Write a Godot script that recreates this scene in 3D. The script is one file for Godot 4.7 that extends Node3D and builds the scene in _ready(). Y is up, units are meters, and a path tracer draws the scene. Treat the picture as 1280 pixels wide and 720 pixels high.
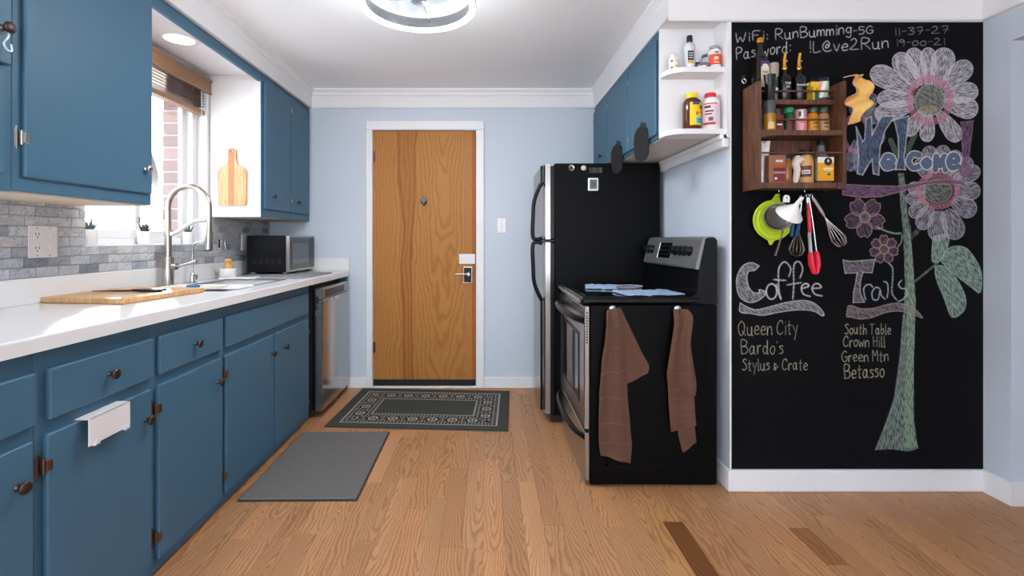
extends Node3D

const EYE := 1.175      # camera height
const BACK := 3.822     # distance of the back wall
const CEIL := 2.376
var O := Vector3.ZERO
var taken := {}
var M := {}
var rng := RandomNumberGenerator.new()

class MB:
	var v := PackedVector3Array()
	var n := PackedVector3Array()
	var uv := PackedVector2Array()
	var x := Transform3D()
	var uvo := Vector2.ZERO
	func tri(a, b, c, na, nb, nc, ua = Vector2.ZERO, ub = Vector2.ZERO, uc = Vector2.ZERO):
		if (b - a).cross(c - a).dot(na + nb + nc) > 0.0:
			var t = b; b = c; c = t
			t = nb; nb = nc; nc = t
			t = ub; ub = uc; uc = t
		for p in [a, b, c]: v.append(x * p)
		for p in [na, nb, nc]: n.append((x.basis * p).normalized())
		for p in [ua, ub, uc]: uv.append(p + uvo)
	func quad(a, b, c, d, nn, ua = Vector2.ZERO, ub = Vector2.ZERO, uc = Vector2.ZERO, ud = Vector2.ZERO):
		tri(a, b, c, nn, nn, nn, ua, ub, uc)
		tri(a, c, d, nn, nn, nn, ua, uc, ud)
	# box in room measures: X to the right, Y up, Z away from the camera
	func b(X0, X1, Y0, Y1, Z0, Z1, bev = 0.0) -> MB:
		box(Vector3(minf(X0, X1), minf(Y0, Y1), -maxf(Z0, Z1)), Vector3(maxf(X0, X1), maxf(Y0, Y1), -minf(Z0, Z1)), bev)
		return self
	func box(lo: Vector3, hi: Vector3, bev = 0.0) -> MB:
		var s: Vector3 = (hi - lo)
		var e: float = minf(bev, 0.49 * minf(s.x, minf(s.y, s.z)))
		var c := (lo + hi) / 2.0
		var h := s / 2.0
		for ax in 3:
			var u := (ax + 1) % 3
			var w := (ax + 2) % 3
			for sg in [-1.0, 1.0]:
				var nn := Vector3.ZERO
				nn[ax] = sg
				var q := []
				for k in [[-1, -1], [1, -1], [1, 1], [-1, 1]]:
					var p := Vector3.ZERO
					p[ax] = sg * h[ax]
					p[u] = k[0] * (h[u] - e)
					p[w] = k[1] * (h[w] - e)
					q.append(c + p)
				var t := []
				for p in q:
					t.append(Vector2(p.x if ax == 2 else (-p.z if ax == 0 else p.x), -p.y if ax != 1 else p.z))
				quad(q[0], q[1], q[2], q[3], nn, t[0], t[1], t[2], t[3])
		if e <= 0.0:
			return self
		for ax in 3:
			var u := (ax + 1) % 3
			var w := (ax + 2) % 3
			for su in [-1.0, 1.0]:
				for sw in [-1.0, 1.0]:
					var nn := Vector3.ZERO
					nn[u] = su
					nn[w] = sw
					var q := []
					for k in [[-1, 0], [1, 0], [1, 1], [-1, 1]]:
						var p := Vector3.ZERO
						p[ax] = k[0] * (h[ax] - e)
						p[u] = su * (h[u] - (e if k[1] == 1 else 0.0))
						p[w] = sw * (h[w] - (0.0 if k[1] == 1 else e))
						q.append(c + p)
					var t := []
					for p in q:
						t.append(Vector2(p.x - p.z, -p.y))
					quad(q[0], q[1], q[2], q[3], nn.normalized(), t[0], t[1], t[2], t[3])
		for sx in [-1.0, 1.0]:
			for sy in [-1.0, 1.0]:
				for sz in [-1.0, 1.0]:
					var sg := Vector3(sx, sy, sz)
					var a := c + sg * Vector3(h.x, h.y - e, h.z - e)
					var bb := c + sg * Vector3(h.x - e, h.y, h.z - e)
					var d := c + sg * Vector3(h.x - e, h.y - e, h.z)
					var nn := sg.normalized()
					tri(a, bb, d, nn, nn, nn)
		return self
	# profile of Vector2(radius, height), turned round the y axis
	func lathe(pr: Array, seg: int = 28, a0 = 0.0, a1 = TAU, ex = 1.0) -> MB:
		var m := pr.size() - 1
		var sn := []
		for i in m:
			var d: Vector2 = pr[i + 1] - pr[i]
			sn.append(Vector2(d.y, -d.x).normalized())
		var len_v := 0.0
		for i in m:
			var d: Vector2 = pr[i + 1] - pr[i]
			if d.length() < 1e-7:
				continue
			var n0: Vector2 = sn[i]
			var n1: Vector2 = sn[i]
			if i > 0 and sn[i - 1].dot(sn[i]) > 0.6: n0 = (sn[i - 1] + sn[i]).normalized()
			if i < m - 1 and sn[i + 1].dot(sn[i]) > 0.6: n1 = (sn[i + 1] + sn[i]).normalized()
			for k in seg:
				var t0: float = a0 + (a1 - a0) * k / seg
				var t1: float = a0 + (a1 - a0) * (k + 1) / seg
				var c0 := Vector3(cos(t0), 0, sin(t0) * ex)
				var c1 := Vector3(cos(t1), 0, sin(t1) * ex)
				var A: Vector3 = c0 * pr[i].x + Vector3(0, pr[i].y, 0)
				var B: Vector3 = c1 * pr[i].x + Vector3(0, pr[i].y, 0)
				var C: Vector3 = c1 * pr[i + 1].x + Vector3(0, pr[i + 1].y, 0)
				var D: Vector3 = c0 * pr[i + 1].x + Vector3(0, pr[i + 1].y, 0)
				var nA := c0 * n0.x + Vector3(0, n0.y, 0)
				var nB := c1 * n0.x + Vector3(0, n0.y, 0)
				var nC := c1 * n1.x + Vector3(0, n1.y, 0)
				var nD := c0 * n1.x + Vector3(0, n1.y, 0)
				var u0 := float(k) / seg
				var u1 := float(k + 1) / seg
				var v0 := len_v
				var v1 := len_v + d.length()
				if pr[i].x > 1e-6: tri(A, B, C, nA, nB, nC, Vector2(u0, v0), Vector2(u1, v0), Vector2(u1, v1))
				if pr[i + 1].x > 1e-6: tri(A, C, D, nA, nC, nD, Vector2(u0, v0), Vector2(u1, v1), Vector2(u0, v1))
			len_v += d.length()
		return self
	func tube(pts: Array, r, seg: int = 8, caps = true, flat = 1.0) -> MB:
		var N := pts.size()
		var rings := []
		var nor := []
		var up := Vector3.UP
		var t0: Vector3 = (pts[1] - pts[0]).normalized()
		if absf(t0.dot(up)) > 0.9: up = Vector3.RIGHT
		var side := t0.cross(up).normalized()
		for i in N:
			var t: Vector3
			if i == 0: t = (pts[1] - pts[0]).normalized()
			elif i == N - 1: t = (pts[i] - pts[i - 1]).normalized()
			else: t = ((pts[i + 1] - pts[i]).normalized() + (pts[i] - pts[i - 1]).normalized()).normalized()
			side = (side - t * side.dot(t)).normalized()
			var bi := t.cross(side)
			var rad: float = r[i] if r is Array else r
			var ring := []
			var rn := []
			for k in seg:
				var a := TAU * k / seg
				rn.append((side * cos(a) * flat + bi * sin(a)).normalized())
				ring.append(pts[i] + side * (cos(a) * rad) + bi * (sin(a) * rad * flat))
			rings.append(ring)
			nor.append(rn)
			if caps and (i == 0 or i == N - 1):
				var cn: Vector3 = -t if i == 0 else t
				for k in range(1, seg - 1):
					tri(ring[0], ring[k], ring[k + 1], cn, cn, cn)
		for i in N - 1:
			for k in seg:
				var k2: int = (k + 1) % seg
				tri(rings[i][k], rings[i][k2], rings[i + 1][k2], nor[i][k], nor[i][k2], nor[i + 1][k2])
				tri(rings[i][k], rings[i + 1][k2], rings[i + 1][k], nor[i][k], nor[i + 1][k2], nor[i + 1][k])
		return self
	# outline in x and y, from z0 to z1
	func prism(poly: Array, z0: float, z1: float) -> MB:
		var P := PackedVector2Array(poly)
		var idx := Geometry2D.triangulate_polygon(P)
		for s in [[z0, -1.0], [z1, 1.0]]:
			var nn := Vector3(0, 0, s[1] * signf(z1 - z0))
			for i in range(0, idx.size(), 3):
				var q := []
				for k in 3: q.append(P[idx[i + k]])
				tri(Vector3(q[0].x, q[0].y, s[0]), Vector3(q[1].x, q[1].y, s[0]), Vector3(q[2].x, q[2].y, s[0]), nn, nn, nn, Vector2(q[0].x, -q[0].y), Vector2(q[1].x, -q[1].y), Vector2(q[2].x, -q[2].y))
		var cw := Geometry2D.is_polygon_clockwise(P)
		for i in P.size():
			var a := P[i]
			var c := P[(i + 1) % P.size()]
			var d := (c - a).normalized()
			var nn := Vector3(-d.y, d.x, 0) if cw else Vector3(d.y, -d.x, 0)
			# Geometry2D counts with y down; test the side instead
			var mid := (a + c) / 2.0 + Vector2(nn.x, nn.y) * 1e-5
			if Geometry2D.is_point_in_polygon(mid, P): nn = -nn
			quad(Vector3(a.x, a.y, z0), Vector3(c.x, c.y, z0), Vector3(c.x, c.y, z1), Vector3(a.x, a.y, z1), nn, Vector2(0, z0), Vector2(a.distance_to(c), z0), Vector2(a.distance_to(c), z1), Vector2(0, z1))
		return self
	# a cloth: rows of points, with a thickness
	func sheet(g: Array, th: float) -> MB:
		var R := g.size()
		var C: int = g[0].size()
		var nn := []
		for i in R:
			var row := []
			for j in C:
				var a: Vector3 = g[mini(i + 1, R - 1)][j] - g[maxi(i - 1, 0)][j]
				var c: Vector3 = g[i][mini(j + 1, C - 1)] - g[i][maxi(j - 1, 0)]
				var m := a.cross(c)
				row.append(m.normalized() if m.length() > 1e-12 else Vector3(0, 0, 1))
			nn.append(row)
		for s in [-1.0, 1.0]:
			for i in R - 1:
				for j in C - 1:
					var p := []
					var q := []
					var t := []
					for k in [[0, 0], [0, 1], [1, 1], [1, 0]]:
						var m: Vector3 = nn[i + k[0]][j + k[1]]
						p.append(g[i + k[0]][j + k[1]] + m * (s * th / 2.0))
						q.append(m * s)
						t.append(Vector2(float(j + k[1]) / (C - 1), float(i + k[0]) / (R - 1)))
					tri(p[0], p[1], p[2], q[0], q[1], q[2], t[0], t[1], t[2])
					tri(p[0], p[2], p[3], q[0], q[2], q[3], t[0], t[2], t[3])
		var rim := []
		for j in C: rim.append([0, j])
		for i in range(1, R): rim.append([i, C - 1])
		for j in range(C - 2, -1, -1): rim.append([R - 1, j])
		for i in range(R - 2, 0, -1): rim.append([i, 0])
		for k in rim.size():
			var a = rim[k]
			var c = rim[(k + 1) % rim.size()]
			var pa: Vector3 = g[a[0]][a[1]]
			var pc: Vector3 = g[c[0]][c[1]]
			var ma: Vector3 = nn[a[0]][a[1]] * th / 2.0
			var mc: Vector3 = nn[c[0]][c[1]] * th / 2.0
			var o := (pc - pa).cross(ma)
			if o.length() < 1e-14: continue
			var inner: Vector3 = g[R / 2][C / 2] - pa
			if o.dot(inner) > 0: o = -o
			o = o.normalized()
			var ta := Vector2(float(a[1]) / (C - 1), float(a[0]) / (R - 1))
			quad(pa - ma, pc - mc, pc + mc, pa + ma, o, ta, ta, ta, ta)
		return self
	func mesh(off := Vector3.ZERO) -> ArrayMesh:
		var a := []
		a.resize(Mesh.ARRAY_MAX)
		var w := v
		if off != Vector3.ZERO:
			w = PackedVector3Array()
			for p in v: w.append(p - off)
		a[Mesh.ARRAY_VERTEX] = w
		a[Mesh.ARRAY_NORMAL] = n
		a[Mesh.ARRAY_TEX_UV] = uv
		var m := ArrayMesh.new()
		m.add_surface_from_arrays(Mesh.PRIMITIVE_TRIANGLES, a)
		return m

func numbered(called: String) -> String:
	if not taken.has(called):
		taken[called] = 0
		return called
	taken[called] += 1
	return "%s_%03d" % [called, taken[called]]

func meta(o, label, category = "", group = "", kind = ""):
	if label: o.set_meta("label", label)
	if category: o.set_meta("category", category)
	if group: o.set_meta("group", group)
	if kind: o.set_meta("kind", kind)
	return o

# a thing whose parts are given in room coordinates
func th(called, label, category, base: Vector3, group = "") -> Node3D:
	var o := Node3D.new()
	o.name = numbered(called)
	add_child(o)
	o.position = base
	meta(o, label, category, group)
	O = base
	return o

# a thing whose parts are given in its own coordinates
func own(called, label, category, base: Vector3, group = "", turn = 0.0) -> Node3D:
	var o := th(called, label, category, base, group)
	o.rotation.y = turn
	O = Vector3.ZERO
	return o

func pt(called, mb, mat, parent, label = "") -> MeshInstance3D:
	var o := MeshInstance3D.new()
	o.name = called
	o.mesh = mb.mesh(O) if mb is MB else mb
	o.material_override = mat
	parent.add_child(o, true)
	if label: o.set_meta("label", label)
	return o

# a piece of the setting, or a part of it
func st(called, mb, mat, label = "", category = "") -> MeshInstance3D:
	O = Vector3.ZERO
	var o := pt(numbered(called), mb, mat, self)
	meta(o, label, category, "", "structure")
	return o

func solo(called, label, category, base: Vector3, mb, mat, group = "") -> MeshInstance3D:
	O = base
	var o := pt(numbered(called), mb, mat, self)
	o.position = base
	meta(o, label, category, group)
	return o

func words(parent, text: String, high: float, at: Vector3, turn: Vector3, mat, depth = 0.0006, font = "Droid Sans") -> MeshInstance3D:
	var t := TextMesh.new()
	t.text = text
	var f := SystemFont.new()
	f.font_names = PackedStringArray([font])
	t.font = f
	t.font_size = 32
	t.pixel_size = high / 23.0
	t.depth = depth
	t.curve_step = 2.0
	var o := MeshInstance3D.new()
	o.name = "lettering"
	o.mesh = t
	o.material_override = mat
	parent.add_child(o, true)
	o.position = at
	o.rotation = turn
	return o

func at(X, Y, Z) -> Vector3:
	return Vector3(X, Y, -Z)

func mat(c: Color, rough = 0.6, metal = 0.0, spec = 0.5) -> StandardMaterial3D:
	var m := StandardMaterial3D.new()
	m.albedo_color = c
	m.roughness = rough
	m.metallic = metal
	m.metallic_specular = spec
	return m

func tri_tex(m: StandardMaterial3D, tex, scale: Vector3, world = true) -> StandardMaterial3D:
	m.albedo_texture = tex
	m.uv1_triplanar = true
	m.uv1_world_triplanar = world
	m.uv1_scale = scale
	return m

func bumpy(m: StandardMaterial3D, freq: float, cm: float, scale := 1.0) -> StandardMaterial3D:
	var nt := NoiseTexture2D.new()
	nt.width = 256
	nt.height = 256
	nt.seamless = true
	var f := FastNoiseLite.new()
	f.frequency = freq
	f.seed = 5
	nt.noise = f
	m.heightmap_enabled = true
	m.heightmap_texture = nt
	m.heightmap_scale = cm
	m.uv1_triplanar = true
	m.uv1_world_triplanar = true
	m.uv1_scale = Vector3.ONE * scale
	return m

func noise_of(seed_, freq, oct = 3) -> FastNoiseLite:
	var f := FastNoiseLite.new()
	f.seed = seed_
	f.frequency = freq
	f.fractal_octaves = oct
	return f

func picture(w: int, h: int, fn: Callable) -> ImageTexture:
	var d := PackedByteArray()
	d.resize(w * h * 3)
	var i := 0
	for y in h:
		for x in w:
			var c: Color = fn.call(x, y)
			d[i] = int(clampf(c.r, 0, 1) * 255)
			d[i + 1] = int(clampf(c.g, 0, 1) * 255)
			d[i + 2] = int(clampf(c.b, 0, 1) * 255)
			i += 3
	return ImageTexture.create_from_image(Image.create_from_data(w, h, false, Image.FORMAT_RGB8, d))

func vv(a: Array, unit := 1.0, ox := 0.0, oy := 0.0) -> Array:
	var o := []
	for i in range(0, a.size(), 2): o.append(Vector2((a[i] - ox) * unit, (a[i + 1] - oy) * unit))
	return o

# smooth curve through points
func curve(p: Array, per := 6) -> Array:
	var o := []
	for i in p.size() - 1:
		var a = p[maxi(i - 1, 0)]
		var b = p[i]
		var c = p[i + 1]
		var d = p[mini(i + 2, p.size() - 1)]
		for k in per:
			var t := float(k) / per
			o.append(0.5 * (2.0 * b + (c - a) * t + (2.0 * a - 5.0 * b + 4.0 * c - d) * t * t + (3.0 * b - a - 3.0 * c + d) * t * t * t))
	o.append(p[-1])
	return o

func _ready():
	rng.seed = 11
	# ---- camera: a level lens with its centre shifted down and to the right
	var cam := Camera3D.new()
	cam.name = "camera"
	cam.projection = Camera3D.PROJECTION_FRUSTUM
	cam.near = 0.05
	cam.far = 200.0
	cam.size = 0.05 * 720.0 / 600.0
	cam.frustum_offset = Vector2(0.05 * 31.0 / 600.0, -0.05 * 60.0 / 600.0)
	cam.position = Vector3(0, EYE, 0)
	add_child(cam)
	cam.current = true
	# ---- sky and exposure
	var we := WorldEnvironment.new()
	we.name = "world"
	var e := Environment.new()
	e.background_mode = Environment.BG_SKY
	var sky := Sky.new()
	var sm := ProceduralSkyMaterial.new()
	sm.sky_top_color = Color(0.80, 0.87, 0.97)
	sm.sky_horizon_color = Color(0.93, 0.95, 0.98)
	sm.ground_horizon_color = Color(0.92, 0.93, 0.95)
	sm.ground_bottom_color = Color(0.90, 0.90, 0.91)
	sm.sky_energy_multiplier = 2.3
	sm.ground_energy_multiplier = 2.3
	sky.sky_material = sm
	e.sky = sky
	e.tonemap_mode = Environment.TONE_MAPPER_LINEAR
	e.tonemap_exposure = 1.17
	e.sdfgi_enabled = true
	e.ssao_enabled = true
	e.ssil_enabled = true
	we.environment = e
	add_child(we)
	# ---- low sun from beyond the far end of the window wall; it only reaches the counter through the sink window
	var sun := DirectionalLight3D.new()
	sun.name = "sun"
	sun.light_color = Color(1.0, 0.955, 0.89)
	sun.light_energy = 6.0
	sun.light_angular_distance = 2.5
	sun.shadow_enabled = true
	add_child(sun)
	sun.look_at_from_position(Vector3.ZERO, Vector3(0.42, -0.29, 0.58), Vector3.UP)
	materials()
	room()
	base_cabinets()
	wall_cabinets()
	fridge()
	range_cooker()
	rugs()
	sink_side()
	window_side()
	ceiling_fan()
	shelf_items()
	spice_rack()
	utensils()
	small_things()

func lamp_area(called, pos: Vector3, size: Vector2, energy: float, color: Color, down = true):
	var l := AreaLight3D.new()
	l.name = called
	l.area_size = size
	l.light_energy = energy
	l.light_color = color
	l.shadow_enabled = true
	l.area_range = 12.0
	l.area_attenuation = 2.0
	add_child(l)
	l.position = pos
	if down: l.rotation.x = -PI / 2
	return l

func materials():
	M.blue = bumpy(mat(Color(0.265, 0.405, 0.495), 0.45, 0.0, 0.35), 0.06, 0.012, 6.0)
	M.wall = bumpy(mat(Color(0.79, 0.82, 0.865), 0.75, 0.0, 0.3), 0.08, 0.015, 4.0)
	M.white = mat(Color(0.90, 0.895, 0.90), 0.5)
	M.trim = mat(Color(0.91, 0.905, 0.91), 0.45)
	M.ceil = bumpy(mat(Color(0.955, 0.955, 0.96), 0.9, 0.0, 0.2), 0.09, 0.02, 4.0)
	M.counter = mat(Color(0.90, 0.89, 0.89), 0.2)
	M.grout = mat(Color(0.75, 0.75, 0.75), 0.9)
	M.steel = mat(Color(0.64, 0.625, 0.61), 0.26, 0.92)
	M.polished = mat(Color(0.70, 0.685, 0.67), 0.15, 0.95)
	M.nickel = mat(Color(0.70, 0.675, 0.64), 0.26, 1.0)
	M.chrome = mat(Color(0.80, 0.80, 0.80), 0.12, 1.0)
	M.bronze = mat(Color(0.33, 0.28, 0.255), 0.36, 0.9)
	M.hinge = mat(Color(0.46, 0.36, 0.30), 0.4, 0.9)
	M.black = mat(Color(0.03, 0.031, 0.035), 0.30, 0.0, 0.35)
	M.blackmat = mat(Color(0.045, 0.045, 0.05), 0.6)
	M.blackside = bumpy(mat(Color(0.022, 0.023, 0.028), 0.42, 0.0, 0.22), 0.22, 0.02, 8.0)
	M.glassblack = mat(Color(0.018, 0.018, 0.022), 0.05)
	M.darkgrey = mat(Color(0.16, 0.16, 0.17), 0.5)
	M.porcelain = mat(Color(0.92, 0.91, 0.90), 0.3)
	M.plastic = mat(Color(0.90, 0.88, 0.88), 0.4)
	var g := mat(Color(0.95, 0.97, 0.98, 0.06), 0.02)
	g.transparency = BaseMaterial3D.TRANSPARENCY_ALPHA
	M.pane = g
	var g2 := mat(Color(0.92, 0.94, 0.95, 0.16), 0.05)
	g2.transparency = BaseMaterial3D.TRANSPARENCY_ALPHA
	M.clear = g2
	M.lime = mat(Color(0.70, 0.80, 0.10), 0.5)
	# towelling: brown with woven pale lines
	var nt := noise_of(55, 0.4, 2)
	M.towel = mat(Color(1, 1, 1), 0.95, 0.0, 0.2)
	M.towel.albedo_texture = picture(256, 512, func(x, y):
		var n: float = nt.get_noise_2d(x, y) * 0.045
		var c := Color(0.375 + n, 0.265 + n, 0.215 + n)
		if posmod(y + int(x * 0.12), 64) < 3: c = Color(0.43 + n, 0.315 + n, 0.265 + n)
		return c)
	M.towel.rim_enabled = true
	M.towel.rim = 0.3
	M.knit = bumpy(mat(Color(0.60, 0.68, 0.78), 0.95, 0.0, 0.2), 0.12, 0.2, 10.0)
	M.dust = mat(Color(0.88, 0.72, 0.42), 0.9, 0.0, 0.2)
	var g3 := mat(Color(0.66, 0.69, 0.73, 0.42), 0.12)
	g3.transparency = BaseMaterial3D.TRANSPARENCY_ALPHA
	M.blade = g3
	wood_textures()

func wood_textures():
	# oak flooring: 14 different boards side by side in one picture, the length along u
	var nz := noise_of(3, 0.012, 3)
	var fine := noise_of(9, 0.5, 2)
	var W := 1024
	var lane := 64
	var lanes := 14
	var d := PackedByteArray()
	d.resize(W * lane * lanes * 3)
	var base := Color(0.755, 0.56, 0.40)
	var dark := Color(0.575, 0.385, 0.25)
	for L in lanes:
		var cx := rng.randf_range(-0.3, 1.3)
		var h0 := rng.randf_range(0.05, 0.6)
		var k := rng.randf_range(0.9, 2.4) * (1.0 if rng.randf() < 0.5 else -1.0)
		var fr := rng.randf_range(5.0, 8.5)
		var tone := rng.randf_range(0.95, 1.05)
		for y in lane:
			var u := float(y) / lane - cx
			for x in W:
				var t := float(x) / W
				var nn := nz.get_noise_2d(x * 0.16 + L * 900.0, y * 0.8 + L * 333.0)
				var hh := h0 + k * (t - 0.4) + nn * 0.32
				var r := sqrt(u * u * 1.5 + hh * hh) * fr + nn * 0.6 + 0.35 * nz.get_noise_2d(x * 0.9 + L * 400.0, y * 2.0)
				var f := r - floorf(r)
				var line := clampf(1.0 - absf(f - 0.35) * (5.5 if f < 0.35 else 2.2), 0.0, 1.0)
				var fi := fine.get_noise_2d(x * 0.06 + L * 77.0, y * 1.3)
				var a := clampf(line * 0.72 + fi * 0.22 + 0.08 + nn * 0.12, 0.0, 1.0)
				var i := ((L * lane + y) * W + x) * 3
				d[i] = int(255 * clampf(lerpf(base.r, dark.r, a) * tone, 0, 1))
				d[i + 1] = int(255 * clampf(lerpf(base.g, dark.g, a) * tone, 0, 1))
				d[i + 2] = int(255 * clampf(lerpf(base.b, dark.b, a) * tone, 0, 1))
	var im := Image.create_from_data(W, lane * lanes, false, Image.FORMAT_RGB8, d)
	var tex := ImageTexture.create_from_image(im)
	M.planks = []
	for c in [Color(1, 1, 1), Color(0.97, 0.965, 0.95), Color(1, 0.98, 0.955), Color(0.965, 0.945, 0.92), Color(0.66, 0.58, 0.48), Color(1, 1, 0.92), Color(0.86, 0.80, 0.74)]:
		var m := mat(c, 0.42, 0.0, 0.45)
		m.albedo_texture = tex
		M.planks.append(m)
	# birch veneer of the door
	var nd := noise_of(21, 0.01, 3)
	var fd := noise_of(22, 0.6, 2)
	M.door = mat(Color(1, 1, 1), 0.5, 0.0, 0.35)
	M.door.albedo_texture = picture(320, 800, func(x, y):
		var nn: float = nd.get_noise_2d(x * 1.1, y * 0.35)
		var xs: float = x / 320.0
		var r: float
		if xs < 0.2: r = absf(xs - 0.02 + nn * 0.03) * 38.0 + y * 0.004
		elif xs < 0.43: r = absf(xs - 0.335 + nn * 0.045) * 26.0 + 0.3
		elif xs < 0.9: r = sqrt((xs - 0.68) * (xs - 0.68) * 300.0 + pow(2.0 + y * 0.004 + nn * 0.8, 2.0)) * 2.2
		else: r = xs * 60.0 + nn * 3.0
		var f: float = r - floorf(r)
		var line: float = clampf(1.0 - absf(f - 0.4) * 3.2, 0.0, 1.0)
		var c := Color(0.70, 0.475, 0.235)
		c = c.lerp(Color(0.60, 0.375, 0.16), line * 0.7 + 0.2 * fd.get_noise_2d(x * 1.2, y * 0.06))
		var heart: float = 0.0
		var off: float = nn * 0.03
		var wide: float = lerpf(0.10, 0.045, clampf(y / 300.0, 0, 1))
		for q in [0.335 - wide, 0.335 + wide * 0.85]:
			heart = maxf(heart, clampf(1.0 - absf(xs - q + off) / 0.022, 0, 1))
		if absf(xs - 0.335 + off) < wide: heart = maxf(heart, 0.35)
		if xs > 0.965: heart = maxf(heart, 0.7)
		return c.lerp(Color(0.54, 0.28, 0.095), heart * 0.75))
	# walnut of the spice rack, maple of the boards
	var nw := noise_of(31, 0.02, 4)
	var walnut := picture(256, 256, func(x, y):
		var a: float = nw.get_noise_2d(x * 3.0, y * 0.35) * 0.8 + 0.5
		return Color(0.27, 0.155, 0.105).lerp(Color(0.47, 0.29, 0.20), clampf(a, 0, 1)))
	M.walnut = tri_tex(mat(Color(1, 1, 1), 0.5), walnut, Vector3(3, 3, 3))
	var maple := picture(256, 256, func(x, y):
		var a: float = nw.get_noise_2d(x * 4.0 + 900.0, y * 0.3) * 0.7 + 0.4
		var strip: float = 0.0 if (x / 52) % 2 == 0 else 0.18
		return Color(0.86, 0.70, 0.50).lerp(Color(0.75, 0.54, 0.33), clampf(a + strip, 0, 1)))
	M.maple = tri_tex(mat(Color(1, 1, 1), 0.45), maple, Vector3(3.2, 3.2, 3.2), false)
	M.mapledark = mat(Color(0.70, 0.47, 0.28), 0.45)
	M.brushwood = mat(Color(0.83, 0.62, 0.35), 0.5)
	# grey marble
	var nm := noise_of(41, 0.010, 5)
	var nv := noise_of(42, 0.016, 4)
	var marble := picture(384, 384, func(x, y):
		var w: float = nm.get_noise_2d(x, y) * 60.0
		var vein: float = 1.0 - clampf(absf(nv.get_noise_2d(x + w + y * 0.7, y * 1.2 - w)) * 7.0, 0, 1)
		var cl: float = nm.get_noise_2d(x * 1.3 + 500.0, y * 1.3) * 0.5 + 0.5
		var c := Color(0.86, 0.86, 0.865).lerp(Color(0.70, 0.71, 0.73), cl)
		return c.lerp(Color(0.47, 0.50, 0.545), vein * 0.5))
	M.tiles = []
	for c in [Color(1, 1, 1), Color(0.96, 0.96, 0.97), Color(0.90, 0.905, 0.92), Color(1.0, 0.985, 0.96), Color(0.80, 0.815, 0.84), Color(0.64, 0.665, 0.70)]:
		var m := mat(c, 0.32)
		m.albedo_texture = marble
		m.uv1_scale = Vector3(2.4, 2.4, 1)
		M.tiles.append(m)

func face_planks(fl):
	# boards run away from the camera, 83 mm wide
	var w := 0.083
	var i0 := int(ceil((-1.78 - 0.067) / w))
	var i1 := int(floor((3.7 - 0.067) / w))
	var far := MB.new()
	var r := RandomNumberGenerator.new()
	r.seed = 77
	for i in range(i0, i1 + 1):
		var x0 := 0.067 + i * w
		var z := BACK + 0.02 + r.randf_range(0.0, 0.9)
		var n := 0
		while z > -2.6:
			var ln := r.randf_range(0.55, 1.22)
			var z1 := z
			var z0 := z - ln
			var kind := r.randi() % 4
			var lane := r.randi() % 14
			if i == 8:                                   # the pale board, then the dark one
				if z0 < 2.05 and z1 > 2.3: z0 = 2.003; kind = 5
				elif absf(z1 - 2.003) < 1e-4: z0 = 1.45; kind = 4
			elif i == 7 and z1 < 2.6 and z1 > 1.7: kind = 5
			elif i == 14:
				if z0 < 2.0 and z1 > 2.1: z0 = 1.961
				elif absf(z1 - 1.961) < 1e-4: z0 = 1.735; kind = 6
			elif i == 9 and z1 > 1.9 and z0 < 1.9: kind = 3
			z = z0
			var zt := minf(z1, BACK + 0.02)
			if zt <= z0 + 0.01: continue
			if x0 > 1.14 and z0 > 2.3: continue
			if x0 > 1.14: zt = minf(zt, 2.3)
			var near_view := zt > 1.45 and x0 > -1.3 and x0 < 2.42 and not (x0 > 0.56 and z0 > 2.36) and not (x0 > 0.5 and z0 > 3.1)
			var mb: MB = MB.new() if near_view else far
			var u0 := r.randf() * 0.4
			var v0 := (lane + 0.05) / 14.0
			var v1 := (lane + 0.95) / 14.0
			plank(mb, x0, x0 + w, z0, zt, u0, v0, v1)
			if near_view:
				pt("plank", mb, M.planks[kind], fl)
			n += 1
	var rest := pt("planking", far, M.planks[0], fl)
	rest.set_meta("kind", "stuff")

func plank(mb: MB, x0, x1, z0, z1, u0, v0, v1):
	var g := 0.0002
	var bv := 0.0007
	var y := -bv
	var A := [x0 + g, x1 - g, -z1 + g, -z0 - g]
	var T := [x0 + g + bv, x1 - g - bv, -z1 + g + bv, -z0 - g - bv]
	var ul: float = (z1 - z0) / 1.3
	var ua := [Vector2(u0, v0), Vector2(u0, v1), Vector2(u0 + ul, v1), Vector2(u0 + ul, v0)]
	var t := [Vector3(T[0], 0, T[2]), Vector3(T[1], 0, T[2]), Vector3(T[1], 0, T[3]), Vector3(T[0], 0, T[3])]
	var o := [Vector3(A[0], y, A[2]), Vector3(A[1], y, A[2]), Vector3(A[1], y, A[3]), Vector3(A[0], y, A[3])]
	mb.quad(t[0], t[1], t[2], t[3], Vector3.UP, ua[0], ua[1], ua[2], ua[3])
	var nn := [Vector3(0, 1, -1), Vector3(1, 1, 0), Vector3(0, 1, 1), Vector3(-1, 1, 0)]
	for k in 4:
		var k2: int = (k + 1) % 4
		mb.quad(o[k], o[k2], t[k2], t[k], nn[k].normalized(), ua[k], ua[k2], ua[k2], ua[k])
		var dn := Vector3(0, -0.016, 0)
		var hn := Vector3(nn[k].x, 0, nn[k].z)
		mb.quad(o[k], o[k2], o[k2] + dn, o[k] + dn, hn, ua[k], ua[k2], ua[k2], ua[k])

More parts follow.
